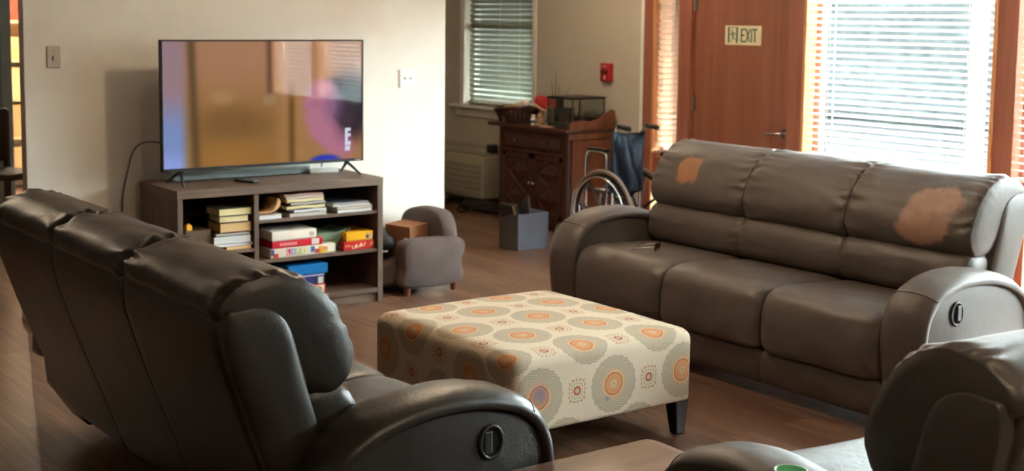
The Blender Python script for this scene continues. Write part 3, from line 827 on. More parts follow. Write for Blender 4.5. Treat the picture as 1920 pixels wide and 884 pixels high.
tag(B().tube(catmull([(2.80, 6.93, .95), (2.73, 7.03, .95), (2.70, 7.12, .90), (2.695, 7.19, .80), (2.66, 7.20, .6), (2.67, 7.19, .30), (2.70, 7.19, .008)], 8, False), .0035, 6).build('power_cord', M_blackm),
    'thin dark power cord hanging behind the left end of the console', 'cord')

# ------------------------------------------------------------------ shelf contents
def book(label, x0, x1, y0, z0, t, cover, pages, depth=.15, rz=0, group=None, hard=True, cat='book', nm='hardcover_book'):
    w = x1-x0
    r = thing(nm, label, cat, ((x0+x1)/2, y0+depth/2, z0), rz, group)
    h = .0025 if hard else .001
    c = B().box((-w/2, -depth/2, 0), (w/2, depth/2, h)).box((-w/2, -depth/2, t-h), (w/2, depth/2, t)).box((-w/2, depth/2-h, 0), (w/2, depth/2, t))
    c.build('cover', cover, r)
    p = B(); n = max(2, int(t/.004)); e = .004 if hard else .0008
    p.box((-w/2+e, -depth/2+e, h), (w/2-e, depth/2-h, t-h)).build('pages', pages, r)
    return r
def pagemat(name, c):
    m, g = newmat(name); v = g.coord()
    n = g.noise(g.mapping(v, (3, 3, 420)), 1, 2)
    cl = lin(c); g.bsdf(g.ramp(n, [(.35, tuple(x*.72 for x in cl)), (.6, cl)]), .85); return m
P_cream = pagemat('cream_pages', (226, 210, 160)); P_tan = pagemat('tan_pages', (214, 178, 124)); P_white = pagemat('white_pages', (214, 214, 214)); P_grey = pagemat('grey_pages', (188, 180, 170)); P_pink = pagemat('pinkish_pages', (200, 176, 160))
C_dk = plain('dark_cover', (42, 34, 34), .5); C_gr = plain('olive_cover', (78, 76, 50), .5); C_mar = plain('maroon_cover', (88, 24, 24), .5); C_pur = plain('purple_cover', (58, 38, 66), .5); C_or = plain('rust_cover', (140, 66, 44), .5); C_wh = plain('white_cover', (206, 202, 196), .4); C_gl = plain('slate_cover', (84, 86, 96), .35)
cb = .383
yb = 6.645
gb = 'books stacked in the left cubby'
zz = cb
for (lab, x0, x1, t_, cv, pg, dp, rz, hard) in (
    ('brown paperback, lowest of the stack in the left cubby', 3.02, 3.165, .020, C_or, P_tan, .20, .02, False),
    ('thin white magazine low in the left cubby stack', 2.94, 3.172, .014, C_wh, P_white, .22, .05, False),
    ('thick white-paged catalogue in the left cubby stack', 2.955, 3.165, .042, C_gl, P_white, .22, -.02, False),
    ('slim dark book under the tan-paged hardcover', 2.962, 3.165, .018, C_dk, P_grey, .20, 0, True),
    ('maroon hardcover with tan pages in the left cubby', 2.985, 3.17, .054, C_mar, P_tan, .16, .02, True),
    ('smaller purple hardcover with cream pages, second from top', 2.985, 3.155, .036, C_pur, P_cream, .15, -.02, True),
    ('olive hardcover with cream pages, topmost of its stack', 2.978, 3.172, .040, C_gr, P_cream, .16, .03, True)):
    book(lab, x0, x1, yb, zz, t_, cv, pg, dp, rz, None, hard); zz += t_+.0005
tag(B().box((2.80, 6.67, .383), (2.945, 6.86, .50), .004).build('storage_box', plain('brown_box', (86, 66, 40), .7)), 'dim brown box at the left side of the left cubby', 'box')
tt = thing('toy_block', 'small yellow toy on the brown box in left cubby', 'toy', (2.83, 6.70, .5005))
B().box((-.016, -.016, 0), (.016, .016, .03), .004).cyl((0, 0, .03), (0, 0, .036), .009, n=14).build('block', plain('toy_yellow', (232, 168, 40), .5), tt)
# magazines: softly bent stacks
def magazine(label, x0, x1, z0, t, cover, pages, depth, rz=0, bend=.0, yb=6.645, tilt=0, group='magazines on the top shelf'):
    w = x1-x0; r = thing('magazine', label, 'magazine', ((x0+x1)/2, yb+depth/2, z0), rz, None)
    def sheet(za, zb_, e):
        t_ = bmesh.new(); N = 14; rows = []
        for i in range(N+1):
            u = i/N; x = -w/2+w*u; dz = bend*(u*u)+tilt*(u)+.0012*math.sin(u*9+z0*400)
            rows.append([t_.verts.new((x+(e if i == 0 else -e if i == N else 0), y, z+dz)) for y, z in ((-depth/2+e, za), (depth/2-e, za), (depth/2-e, zb_), (-depth/2+e, zb_))])
        for A, C in zip(rows, rows[1:]):
            for k in range(4): t_.faces.new((A[k], A[(k+1) % 4], C[(k+1) % 4], C[k]))
        t_.faces.new(rows[0]); t_.faces.new(rows[-1][::-1]); bmesh.ops.recalc_face_normals(t_, faces=t_.faces); return t_
    b = B(); b._merge(sheet(.0008, t-.0008, .002)); b.build('pages', pages, r)
    b = B(); b._merge(sheet(t-.0014, t, 0)); b._merge(sheet(0, .0012, 0)); b.build('cover', cover, r)
s1 = .533
zz = s1
stackA = [('grey magazine at the bottom of the tall magazine stack', 3.40, 3.632, .020, C_wh, P_grey, 0), ('pale magazine second from bottom of the tall stack', 3.42, 3.628, .018, C_gl, P_white, .03),
          ('cream magazine in the lower half of the tall stack', 3.385, 3.622, .020, C_dk, P_cream, -.02), ('slate-covered magazine in the middle of the tall stack', 3.40, 3.62, .014, C_gl, P_grey, .04),
          ('white magazine in the upper half of the tall stack', 3.385, 3.615, .017, C_wh, P_cream, -.01), ('tan magazine under the rust-covered one', 3.375, 3.612, .014, C_wh, P_pink, .02), ('rust-covered magazine on top of the tall stack', 3.37, 3.61, .011, C_or, P_pink, -.02)]
for lab, x0, x1, t_, cv, pg, rz in stackA:
    magazine(lab, x0, x1, zz, t_, cv, pg, .27, rz, .0); zz += t_+.0025
zz = s1
for lab, x0, x1, t_, cv, pg, rz in [('white magazine at the bottom of the right-hand stack', 3.70, 3.925, .017, C_wh, P_white, 0), ('pinkish magazine in the right-hand stack', 3.69, 3.925, .014, C_wh, P_pink, .04),
        ('white magazine in the right-hand stack under the grey one', 3.675, 3.915, .012, C_wh, P_white, -.03), ('dark grey magazine on top of the right-hand stack', 3.66, 3.90, .009, C_gl, P_grey, .05)]:
    magazine(lab, x0, x1, zz, t_, cv, pg, .27, rz, 0); zz += t_+.0025
magazine('flat grey-white magazine at the left end of the top shelf', 3.215, 3.352, s1, .022, C_wh, P_white, .25)
r = thing('curled_magazine', 'tan curled magazine rolling up at the left of the top shelf', 'magazine', (3.26, 6.78, s1+.024))
cv_ = [(-.045, .004), (.0, .005), (.05, .010), (.082, .035), (.092, .065), (.080, .085), (.066, .070), (.060, .045), (.035, .020), (.0, .012), (-.045, .010)]
B().prism(catmull(cv_, 3), -.12, .10, 'y', smooth=True).build('pages', plain('tan_paper', (176, 134, 92), .8), r)
# games
def gamebox(label, x0, x1, z0, z1, c, lid=None, depth=.26, rz=0, yb=6.648, deco=None):
    r = thing('board_game', label, 'board game', ((x0+x1)/2, yb+depth/2, z0), rz)
    w = (x1-x0)/2; h = z1-z0
    B().box((-w+.002, -depth/2+.002, 0), (w-.002, depth/2-.002, h-.004), .0012).build('tray', plain('tray_'+label[:6], tuple(v_*.8 for v_ in c), .6), r)
    B().box((-w, -depth/2, h*.12), (w, depth/2, h), .0015).build('lid', plain('lid_'+label[:6], c, .35), r)
    if deco: deco(r, w, depth/2, h)
    return r
def patch(r, name, x0, x1, z0, z1, dy, c, y=.0):
    B().box((x0, -dy-.0012-y, z0), (x1, -dy+.0005, z1), 0).build(name, plain(name, c, .5), r)
def d_life(r, w, dy, h):
    cols = [(206, 60, 110), (150, 150, 190), (170, 190, 120), (214, 190, 70)]
    for k, (ch, c) in enumerate(zip('LIFE', cols)):
        x0 = -w*.52+k*.030
        patch(r, 'letter_tile', x0, x0+.026, h*.20, h*.88, dy, c)
        bb = B(); strokes(bb, word(ch, .016, h*.42, 0), (x0+(.005 if ch != 'I' else .010), -dy-.0013, h*.34), (1, 0, 0), (0, 0, 1), (0, -1, 0), .0042); bb.build('letter', plain('letter_white', (240, 236, 228), .5), r)
    for (x0, x1, z0, z1, c) in ((.045, .07, .3, .9, (70, 110, 170)), (.072, .10, .15, .6, (200, 70, 50)), (.095, .125, .35, .85, (220, 150, 60)), (.10, .15, .1, .4, (226, 176, 50)), (.125, .15, .4, .75, (206, 130, 80)), (.158, .185, .25, .7, (232, 226, 216)), (-.20, -.18, .3, .95, (80, 90, 140)), (-.185, -.155, .05, .5, (196, 50, 50))):
        patch(r, 'printed_figure', x0, x1, z0*h, z1*h, dy, c)
def d_red(r, w, dy, h):
    patch(r, 'title_band', -w*.72, -w*.02, h*.3, h*.78, dy, (232, 110, 110)); patch(r, 'end_label', w*.56, w*.86, h*.15, h*.95, dy, (226, 206, 200))
    bb = B(); strokes(bb, [((k*.011, 0), (k*.011+.004*((k*7) % 3-1), .012)) for k in range(9)], (-w*.66, -dy-.0016, h*.36), (1, 0, 0), (0, 0, 1), (0, -1, 0), .0035); bb.build('title_lettering', plain('pale_pink', (244, 190, 186), .5), r)
def d_white(r, w, dy, h): patch(r, 'maker_mark', w*.68, w*.9, h*.3, h*.72, dy, (186, 174, 156))
def d_sorry(r, w, dy, h):
    bb = B(); strokes(bb, [((k*.0105, k*.0018), (k*.0105+.006*((k*5) % 3-1), .017+k*.0018)) for k in range(8)], (-w*.42, -dy-.0016, h*.2), (1, 0, 0), (0, 0, 1), (0, -1, 0), .0055)
    strokes(bb, [((k*.009, 0), (k*.009+.003, .010)) for k in range(4)], (-w*.92, -dy-.0016, h*.45), (1, 0, 0), (0, 0, 1), (0, -1, 0), .003)
    bb.build('title_lettering', plain('cream_ink', (248, 222, 180), .5), r); patch(r, 'round_mark', w*.74, w*.95, h*.35, h*.8, dy, (226, 140, 110))
def d_yel(r, w, dy, h): patch(r, 'printed_label', w*.45, w*.9, h*.15, h*.7, dy, (206, 176, 150)); patch(r, 'printed_square', w*.5, w*.68, h*.22, h*.6, dy, (96, 80, 110))
def d_lab(r, w, dy, h): patch(r, 'price_label', w*.62, w*.92, h*.05, h*.7, dy, (206, 200, 180)); patch(r, 'white_stripe', -w, w*.96, h*.84, h*.95, dy, (190, 190, 214))
def d_lab2(r, w, dy, h): patch(r, 'price_label', w*.42, w*.92, h*.12, h*.9, dy, (236, 214, 186)); patch(r, 'printed_square', w*.55, w*.78, h*.35, h*.7, dy, (150, 130, 110))
s2 = .310
gamebox('white LIFE board game box under the red one on the middle shelf', 3.282, 3.688, s2, s2+.054, (226, 220, 200), deco=d_life, rz=0)
gamebox('red board game box between two white boxes on the middle shelf', 3.292, 3.604, s2+.0545, s2+.0945, (206, 34, 52), deco=d_red, depth=.27, rz=.01)
gamebox('plain white game box on top of the red one', 3.292, 3.566, s2+.095, s2+.149, (232, 222, 208), deco=d_white, depth=.25)
gamebox('red game box with slanted cream lettering at the right end', 3.742, 3.940, s2, s2+.052, (206, 40, 34), deco=d_sorry, depth=.24)
gamebox('yellow game box on top of the red lettered box', 3.758, 3.932, s2+.0525, s2+.106, (236, 172, 20), deco=d_yel, depth=.22)
r = thing('paper_folder', 'grey-green folder slumped between the game boxes', 'folder', (3.69, 6.80, s2))
B().prism(catmull([(-.11, .056), (-.06, .058), (.0, .055), (.035, .03), (.055, .0), (.062, .0), (.075, .05), (.10, .118), (.094, .122), (.03, .105), (-.05, .108), (-.105, .10), (-.12, .075)], 2), -.10, .10, 'y').build('folder_body', plain('greygreen_paper', (104, 124, 98), .6), r)
B().prism([(.002, .002), (.012, .002), (.118, .125), (.108, .128)], -.115, -.10, 'y').build('dark_edge', plain('olive_edge', (76, 64, 48), .6), r)
gamebox('red and white box at the bottom of the lower shelf stack', 3.40, 3.622, .082, .139, (202, 44, 40), deco=d_lab2, depth=.25)
gamebox('navy box with pale label in the lower shelf stack', 3.40, 3.616, .1395, .198, (44, 48, 106), deco=d_lab, depth=.25)
gamebox('bright blue lidded box on top of the lower shelf stack', 3.39, 3.636, .1985, .255, (20, 116, 186), depth=.26)

# ------------------------------------------------------------------ toy armchair
toy = thing('toy_armchair', 'small mauve-brown plush child armchair beside the media console', 'armchair', (4.31, 6.92, 0))
def tx(x): return x-4.31
def ty(y): return y-6.92
for (ya, yb_) in ((6.625, 6.735), (7.095, 7.205)):
    armp = [(-.165, .05), (-.175, .16), (-.185, .25), (-.18, .305), (-.14, .33), (-.06, .335), (.06, .335), (.20, .328), (.26, .30), (.265, .24), (.235, .18), (.225, .05)]
    b = B(); t_ = b; puff(b, armp, ya, yb_, .045, .10, 0, .0015, 3, 16, 4)
    # swap axes: profile is (x,z), sweep along y
    for v_ in b.bm.verts: v_.co = Vector((v_.co.y, ty(v_.co.x), v_.co.z))
    bmesh.ops.reverse_faces(b.bm, faces=b.bm.faces)
    b.build('arm', M_toy, toy)
B().box((-.30, ty(6.74), .045), (.16, ty(7.09), .195), .035, seg=4).build('seat_cushion', M_toy, toy)
bp = [(ty(6.66), .10), (ty(6.655), .30), (ty(6.67), .40), (ty(6.73), .470), (ty(6.86), .485), (ty(7.0), .475), (ty(7.12), .43), (ty(7.165), .33), (ty(7.17), .10)]
b = B(); puff(b, bp, .115, .225, .05, .09, 0, .001, 5, 14, 4); b.build('backrest', M_toy, toy)
for lx in (-.13, .20):
    for ly in (6.67, 7.16): B().cyl((lx, ty(ly), 0), (lx, ty(ly), .06), .016, .022, n=14).build('leg', M_toyleg, toy)
cbx = thing('cardboard_box', 'brown cardboard box with printing sitting on the toy armchair seat', 'box', (4.33, 6.90, .205), .18, tilt=(math.radians(0), math.radians(-4), .22))
M_card = plain('cardboard', (150, 98, 62), .8, bump=.2, bscale=40)
B().box((-.085, -.11, .0), (.075, .10, .19), .003).build('carton', M_card, cbx)
b = B(); 
for k in range(3): b.tube([(-.03+.05*k+.012*math.cos(a), -.1115, .12-.02*k+.012*math.sin(a)) for a in [2*PI*j/12 for j in range(12)]], .002, 5, True)
b.build('printed_marks', plain('card_ink', (96, 56, 34), .8), cbx)
B().box((-.087, -.09, .04), (-.0845, -.06, .12)).build('white_sticker', M_plateW, cbx)
bag = thing('black_bag', 'crumpled black bag on the toy armchair seat beside the cardboard box', 'bag', (4.135, 6.93, .195))
b = B(); b.sphere((0, 0, .085), (.085, .13, .095), sub=4)
for v_ in b.bm.verts:
    n_ = noise.noise(v_.co*14)*.022+noise.noise(v_.co*35)*.008; v_.co += v_.co.normalized()*n_; v_.co.z = max(v_.co.z, .002)
b.build('bag_body', plain('black_bag_cloth', (20, 20, 24), .6), bag)
B().box((-.05, -.125, .05), (-.005, -.11, .062), .003).box((-.07, -.12, .12), (-.055, -.10, .15), .003).build('white_trim', M_plateW, bag)

# ------------------------------------------------------------------ dresser cabinet
CX0, CX1, CY0, CY1 = 6.39, 6.86, 7.92, 8.80
cab = thing('carved_cabinet', 'dark walnut cabinet with one drawer and two carved doors against the far wall', 'cabinet', ((CX0+CX1)/2, (CY0+CY1)/2, 0))
kx, ky = (CX0+CX1)/2, (CY0+CY1)/2
def cp(name, boxes, mat, bev=.003):
    b = B()
    for a, c in boxes: b.box((a[0]-kx, a[1]-ky, a[2]), (c[0]-kx, c[1]-ky, c[2]), bev)
    return b.build(name, mat, cab)
cp('carcass', [((CX0+.02, CY0+.012, .05), (CX1, CY1-.0, .775)), ((CX0+.012, CY0+.02, 0), (CX1-.01, CY1-.02, .06))], M_walnut)
cp('side_panel', [((CX0+.03, CY0+.0, .08), (CX1-.01, CY0+.013, .72)), ((CX0+.008, CY0-.006, .725), (CX1, CY0+.014, .785))], M_walnut_side)
cp('corner_post', [((CX0, CY0, .04), (CX0+.05, CY0+.05, .775))], M_walnut); cp('corner_post', [((CX0, CY1-.05, .04), (CX0+.05, CY1, .775))], M_walnut)
cp('top', [((CX0-.03, CY0-.02, .775), (CX1, CY1+.13, .802))], M_walnut, .006)
for za, zb_ in ((.585, .612), (.752, .775), (.05, .09)): cp('rail_moulding', [((CX0-.008, CY0+.03, za), (CX0+.03, CY1-.03, zb_))], M_walnut)
dr = cp('drawer', [((CX0+.004, CY0+.055, .618), (CX0+.03, CY1-.055, .746)), ((CX0-.004, CY0+.09, .64), (CX0+.01, CY1-.09, .725))], M_walnut)
for yy in (CY0+.25, CY1-.25):
    B().cyl((CX0-.006-kx, yy-ky, .683), (CX0-.03-kx, yy-ky, .683), .012, .016, n=14).build('knob', M_steel, dr)
for (ya, yb_) in ((CY0+.055, (CY0+CY1)/2-.004), ((CY0+CY1)/2+.004, CY1-.055)):
    dd = cp('door', [((CX0+.006, ya, .095), (CX0+.03, yb_, .582)), ((CX0-.004, ya, .095), (CX0+.012, ya+.04, .582)), ((CX0-.004, yb_-.04, .095), (CX0+.012, yb_, .582)), ((CX0-.004, ya, .095), (CX0+.012, yb_, .135)), ((CX0-.004, ya, .542), (CX0+.012, yb_, .582))], M_walnut)
    b = B(); yc = (ya+yb_)/2-ky; hw = (yb_-ya)/2-.045; xx = CX0-kx
    for zc in (.237, .44):
        t = bmesh.new(); r_ = [t.verts.new((xx+.008, yc+dy*hw, zc+dz*.10)) for dy, dz in ((-1, 0), (0, 1), (1, 0), (0, -1))]; tip = t.verts.new((xx-.012, yc, zc))
        for k in range(4): t.faces.new((r_[k], r_[(k+1) % 4], tip))
        t.faces.new(r_[::-1]); bmesh.ops.recalc_face_normals(t, faces=t.faces); b._merge(t)
        for k in range(4):
            a = (yc+(-1, 0, 1, 0)[k]*hw, zc+(0, 1, 0, -1)[k]*.10); c = (yc+(0, 1, 0, -1)[k]*hw, zc+(1, 0, -1, 0)[k]*.10)
            b.tube([(xx+.004, a[0], a[1]), (xx+.004, c[0], c[1])], .006, 6)
    b.build('carved_panel', M_walnut, dd)
    B().sphere((CX0-.012-kx, (yb_-.02 if ya < 8.2 else ya+.02)-ky, .35), .013).build('knob', M_steel, dd)
# scalloped gallery: near side and back
gs = [(CX0+.02, .800), (CX0+.02, .845), (CX0+.05, .862), (CX0+.14, .870), (CX0+.22, .862), (CX0+.30, .875), (CX0+.38, .925), (CX0+.43, .948), (CX0+.465, .935), (CX0+.47, .80)]
B().prism([(x-kx, z) for x, z in gs], CY0-.005-ky, CY0+.015-ky, 'y', .002).build('side_gallery', M_walnut_side, cab)
B().prism([(x-kx, z) for x, z in gs], CY1-.02-ky, CY1-.0-ky, 'y', .002).build('side_gallery', M_walnut_side, cab)
cp('back_gallery', [((CX1-.02, CY0, .80), (CX1, CY1, .865))], M_walnut_side)

# things on the cabinet  (top z = .802)
ct = .802
aq = thing('aquarium', 'small glass aquarium with black lid at the right end of the cabinet', 'aquarium', (6.62, 8.09, ct))
for a, c in (((-.16, -.135, 0), (-.155, .17, .225)), ((.155, -.135, 0), (.16, .17, .225)), ((-.155, -.135, 0), (.155, -.13, .225)), ((-.155, .165, 0), (.155, .17, .225)), ((-.155, -.13, 0), (.155, .165, .005))):
    B().box(a, c).build('glass_wall', M_aqua, aq)
B().box((-.166, -.141, .225), (.166, .176, .242), .003).build('lid', M_black, aq)
for ex_ in (-.1575, .1575):
    for ey_ in (-.1325, .1675): B().box((ex_-.004, ey_-.004, 0), (ex_+.004, ey_+.004, .225)).build('corner_seam', plain('silicone_seam', (60, 64, 62), .4), aq)
b = B().box((-.155, -.128, .006), (.155, .163, .035)); b.build('gravel', plain('gravel', (92, 84, 70), .9, bump=1, bscale=150, var=.5), aq)
B().box((-.148, .02, .12), (-.12, .085, .224), .004).box((-.148, -.08, .09), (-.11, .10, .16), .006).build('filter', M_blackm, aq)
def plant(b, c, h, n, w=.006):
    for k in range(n):
        a = random.uniform(0, 2*PI); l = random.uniform(.5, 1)*h; s_ = random.uniform(.01, .03)
        b.tube([Vector(c)+Vector((math.cos(a)*s_*t_*(1+t_), math.sin(a)*s_*t_*(1+t_), l*t_)) for t_ in (0, .33, .66, 1)], [w, w*1.1, w*.8, w*.2], 5)
for c, h in (((-.05, -.05, .03), .10), ((.02, .11, .03), .13), ((.05, -.02, .03), .08)):
    b = B(); plant(b, c, h, 14); b.build('water_plant', plain('water_plant_%.2f' % h, (58, 74, 52), .6), aq)
bk = thing('wicker_basket', 'dark round wicker basket at the left end of the cabinet top', 'basket', (6.57, 8.81, ct))
b = B()
for k in range(7):
    b.tube([((.155+.012*k/2)*math.cos(a)*.85, (.155+.012*k/2)*math.sin(a), .012+.014*k+.003*math.sin(a*14+PI*(k % 2))) for a in [2*PI*j/56 for j in range(56)]], .0085, 6, True)
b.build('woven_wall', M_wicker, bk)
B().cyl((0, 0, .001), (0, 0, .012), .135, n=28).build('base', M_wicker, bk)
b = B(); b.tube([(.165*math.cos(a), .195*math.sin(a), .105+.012*math.sin(2*a)) for a in [2*PI*j/40 for j in range(40)]], .015, 8, True); b.build('rim', M_wicker, bk)
cl = thing('folded_cloth', 'crumpled cream cloth lying in the wicker basket', 'cloth', (6.57, 8.84, ct+.014))
b = B(); b.sphere((0, 0, .06), (.10, .12, .06), sub=4)
for v_ in b.bm.verts: v_.co += v_.co.normalized()*noise.noise(v_.co*18)*.02; v_.co.z = max(v_.co.z, .0)
b.build('cloth_folds', plain('cream_cloth', (190, 176, 150), .9), cl)
bt = thing('lotion_bottle', 'white bottle with yellow cap lying across the basket', 'bottle', (6.50, 8.60, ct+.165), tilt=(math.radians(-62), 0, math.radians(8)))
B().lathe([(0, -.02), (.026, -.02), (.030, -.012), (.031, .08), (.026, .098), (.012, .106), (0, .106)]).build('bottle_body', plain('white_bottle', (222, 214, 204), .35), bt)
bt.rotation_euler = (math.radians(-104), 0, math.radians(8))
B().lathe([(0, .106), (.014, .106), (.014, .135), (.010, .14), (0, .14)]).build('cap', plain('cap_yellow', (214, 160, 30), .4), bt)
rh = thing('red_hat', 'red knitted hat perched on the ornaments at cabinet centre', 'hat', (6.62, 8.50, ct+.13), tilt=(math.radians(25), 0, .3))
b = B(); b.sphere((0, 0, .03), (.075, .115, .055), sub=4)
for v_ in b.bm.verts: v_.co += v_.co.normalized()*noise.noise(v_.co*20)*.012
b.build('crown', plain('red_knit', (172, 44, 36), .9, bump=.6, bscale=150, var=.15), rh)
B().tube([(.075*math.cos(a), .11*math.sin(a), .0) for a in [2*PI*j/28 for j in range(28)]], .010, 8, True).build('brim', plain('pale_brim', (196, 150, 126), .9), rh)
jr = thing('glass_jar', 'tall clear ribbed jar standing beneath the red hat', 'jar', (6.62, 8.50, ct))
B().lathe([(0, .001), (.045, .001), (.048, .01), (.048, .05), (.043, .06), (.048, .07), (.048, .11), (.04, .128), (.036, .128), (.043, .11), (.038, .06), (.042, .012), (0, .008)]).build('jar_body', plain('cloudy_glass', (168, 152, 132), .15, var=.2), jr)
B().lathe([(0, .128), (.038, .128), (.038, .132), (0, .132)]).build('lid', M_steel, jr)
sb = thing('medicine_bottle', 'small white bottle with blue label at the cabinet front edge', 'bottle', (6.45, 8.43, ct))
B().lathe([(0, 0), (.021, 0), (.022, .004), (.022, .05), (.014, .06), (.014, .066), (0, .066)]).build('bottle_body', M_plateW, sb)
B().lathe([(.0222, .018), (.0226, .018), (.0226, .042), (.0222, .042)]).build('blue_label', plain('label_blue', (50, 92, 150), .5), sb)
B().lathe([(0, .066), (.016, .066), (.016, .082), (0, .082)]).build('cap', M_plateW, sb)
fg = thing('seated_figurine', 'small tan bear figurine on the cabinet beside the aquarium', 'figurine', (6.45, 8.34, ct))
b = B(); b.sphere((0, 0, .035), (.028, .032, .036)); b.sphere((-.004, 0, .078), (.022, .023, .021)); b.sphere((0, .018, .094), .008); b.sphere((0, -.018, .094), .008)
b.sphere((-.03, .02, .012), (.022, .011, .011)); b.sphere((-.03, -.02, .012), (.022, .011, .011)); b.sphere((-.018, .03, .045), (.010, .010, .02)); b.sphere((-.018, -.03, .045), (.010, .010, .02)); b.sphere((-.024, 0, .074), (.009, .010, .008))
b.build('figurine_body', plain('tan_ceramic', (166, 132, 100), .6), fg)
pn = thing('photo_frame', 'pale framed picture leaning behind the figurine beside aquarium', 'picture frame', (6.56, 8.385, ct), tilt=(0, math.radians(8), 0))
B().box((-.005, -.065, 0), (.005, .055, .15), .003).build('frame', plain('pale_frame', (170, 160, 148), .5), pn)
B().box((-.0062, -.052, .013), (-.0048, .042, .137)).build('picture', plain('grey_picture', (132, 122, 112), .6, var=.5), pn)
pd = thing('paper_notes', 'pale loose papers lying on the front edge of cabinet', 'paper', (6.45, 8.26, ct), -.3)
B().box((-.05, -.07, 0), (.05, .06, .003)).box((-.035, -.05, .003), (.055, .07, .0055)).build('sheets', plain('pale_paper', (206, 172, 146), .8), pd)
tw_ = thing('dried_twigs', 'thin dark twigs standing in a slim vase behind the red hat', 'twigs', (6.74, 8.52, ct))
B().lathe([(0, 0), (.03, 0), (.035, .04), (.02, .09), (.018, .12), (.014, .12), (.014, .02), (0, .01)]).build('vase', plain('dark_vase', (60, 44, 40), .4), tw_)
b = B()
for (dx, dy, h) in ((.0, .0, .42), (-.02, -.08, .33), (.01, .06, .30), (-.02, .02, .36), (.01, -.16, .30), (0, -.12, .24)):
    b.tube([(0, 0, .03), (dx*.3, dy*.3, .15), (dx, dy*.8, h*.75), (dx*1.2, dy, h)], [.004, .0035, .0025, .0012], 5)
b.build('stem', plain('twig', (58, 44, 38), .9), tw_)
fn = thing('dried_fern', 'pale feathery dried plume standing in front of the window blind', 'plant', (6.80, 8.66, ct))
b = B()
for k in range(16):
    a = k*2.4; l = .16+.06*((k*7) % 5)/5
    b.tube([(0, 0, .02), (.02*math.cos(a), .03*math.sin(a), l*.6), (.05*math.cos(a), .07*math.sin(a), l)], [.002, .0025, .001], 5)
    for j in range(4):
        t_ = .4+.15*j; p = Vector((.05*math.cos(a)*t_, .07*math.sin(a)*t_, l*t_)); b.tube([p, p+Vector((.012*math.cos(j*2+a), .02*math.sin(j*2+a), .015))], [.0016, .0006], 4)
b.build('fronds', plain('pale_frond', (186, 184, 160), .8), fn)
B().lathe([(0, 0), (.025, 0), (.028, .03), (.018, .05), (0, .05)]).build('pot', plain('small_pot', (120, 96, 80), .6), fn)

# ------------------------------------------------------------------ wall heater and alcove clutter
pt = thing('wall_heater', 'beige wall air conditioner and heater unit under the far window', 'heater', (6.75, 9.86, .09))
B().box((-.15, -.53, 0), (.15, .53, .37), .012).build('case', M_ptac, pt)
b = B()
for k in range(6): b.box((-.156, -.515, .03+k*.046), (-.149, .50, .062+k*.046), .003)
b.build('front_grille', plain('beige_louver', (158, 152, 132), .55), pt)
B().box((-.115, -.49, .368), (.09, .20, .3735), .001).build('top_grille', M_ptacd, pt)
b = B()
for k in range(20): b.box((-.112, -.48+k*.034, .3735), (.087, -.472+k*.034, .376))
b.build('grille_bars', M_ptac, pt)
B().cyl((-.02, .38, .37), (-.02, .38, .38), .015, n=14).build('control_knob', M_black, pt)
struct(B().box((XW-.012, 8.95, .50), (XW, 10.5, .56), .003).build('trim_8', M_wall2))
sm = thing('black_clock', 'small black gadget on top of the wall heater', 'gadget', (6.82, 9.50, .466))
B().box((-.03, -.05, 0), (.03, .05, .075), .012).box((-.025, -.04, 0), (.045, .04, .012), .003).build('case', M_black, sm)
bn = thing('storage_bin', 'light blue-grey square bin on the floor in front of the cabinet', 'bin', (5.775, 7.645, 0), 0)
b = B(); wd, ln, hh = .135, .115, .262
M_bin = plain('bluegrey_card', (124, 134, 156), .6); M_bind = plain('dark_grey_card', (78, 70, 68), .7)
b.box((-wd, -ln, 0), (wd, -ln+.006, hh), .001).box((-wd, ln-.006, 0), (wd, ln, hh), .001).box((wd-.006, -ln+.006, 0), (wd, ln-.006, hh), .001).box((-wd+.006, -ln+.006, 0), (wd-.006, ln-.006, .006))
b.build('bin_body', M_bin, bn); B().box((-wd, -ln+.001, 0), (-wd+.006, ln-.001, hh), .001).build('side_panel', M_bind, bn)
bk2 = thing('ring_binder', 'dark ring binder leaning out of the blue-grey bin', 'binder', (5.72, 7.66, .06), tilt=(0, math.radians(-18), .1))
B().box((-.02, -.09, 0), (.02, .08, .28), .004).build('covers', C_dk, bk2)
B().box((-.024, -.092, .03), (-.019, -.07, .282), .001).build('pages', plain('worn_tan_edge', (170, 140, 104), .8), bk2)
bk3 = thing('grey_folder', 'dark grey folder standing upright in the blue-grey bin', 'folder', (5.80, 7.66, .02), tilt=(0, math.radians(-8), 0))
B().prism([(-.10, 0), (.09, 0), (.09, .25), (.0, .27), (-.06, .36), (-.10, .37)], -.008, .008, 'x').build('folder_body', plain('dark_grey_folder', (74, 70, 74), .6), bk3)
dg = thing('black_duffel', 'black fabric bag slumped on the floor under the wall heater', 'bag', (6.62, 9.33, 0))
b = B(); b.sphere((0, 0, .03), (.12, .30, .062), sub=4)
for v_ in b.bm.verts: v_.co += v_.co.normalized()*noise.noise(v_.co*9)*.03; v_.co.z = max(.001, min(v_.co.z, .085))
b.build('bag_body', plain('black_duffel_cloth', (24, 22, 22), .7), dg)
b = B(); b.tube(catmull([(-.10, -.20, .03), (-.20, -.16, .05), (-.24, -.02, .008), (-.18, .14, .01), (-.10, .2, .03)], 5, False), .008, 6); b.build('strap', M_blackm, dg)
bw = thing('steel_bowl', 'shiny steel bowl on the floor under the heater', 'bowl', (6.45, 9.88, 0))
B().lathe([(0, .002), (.10, .002), (.13, .02), (.155, .075), (.160, .078), (.150, .075), (.125, .024), (.095, .008), (0, .008)]).build('bowl_body', M_steel, bw)
B().tube([(.158*math.cos(a), .158*math.sin(a), .078) for a in [2*PI*j/32 for j in range(32)]], .003, 6, True).build('rolled_rim', M_steel, bw)

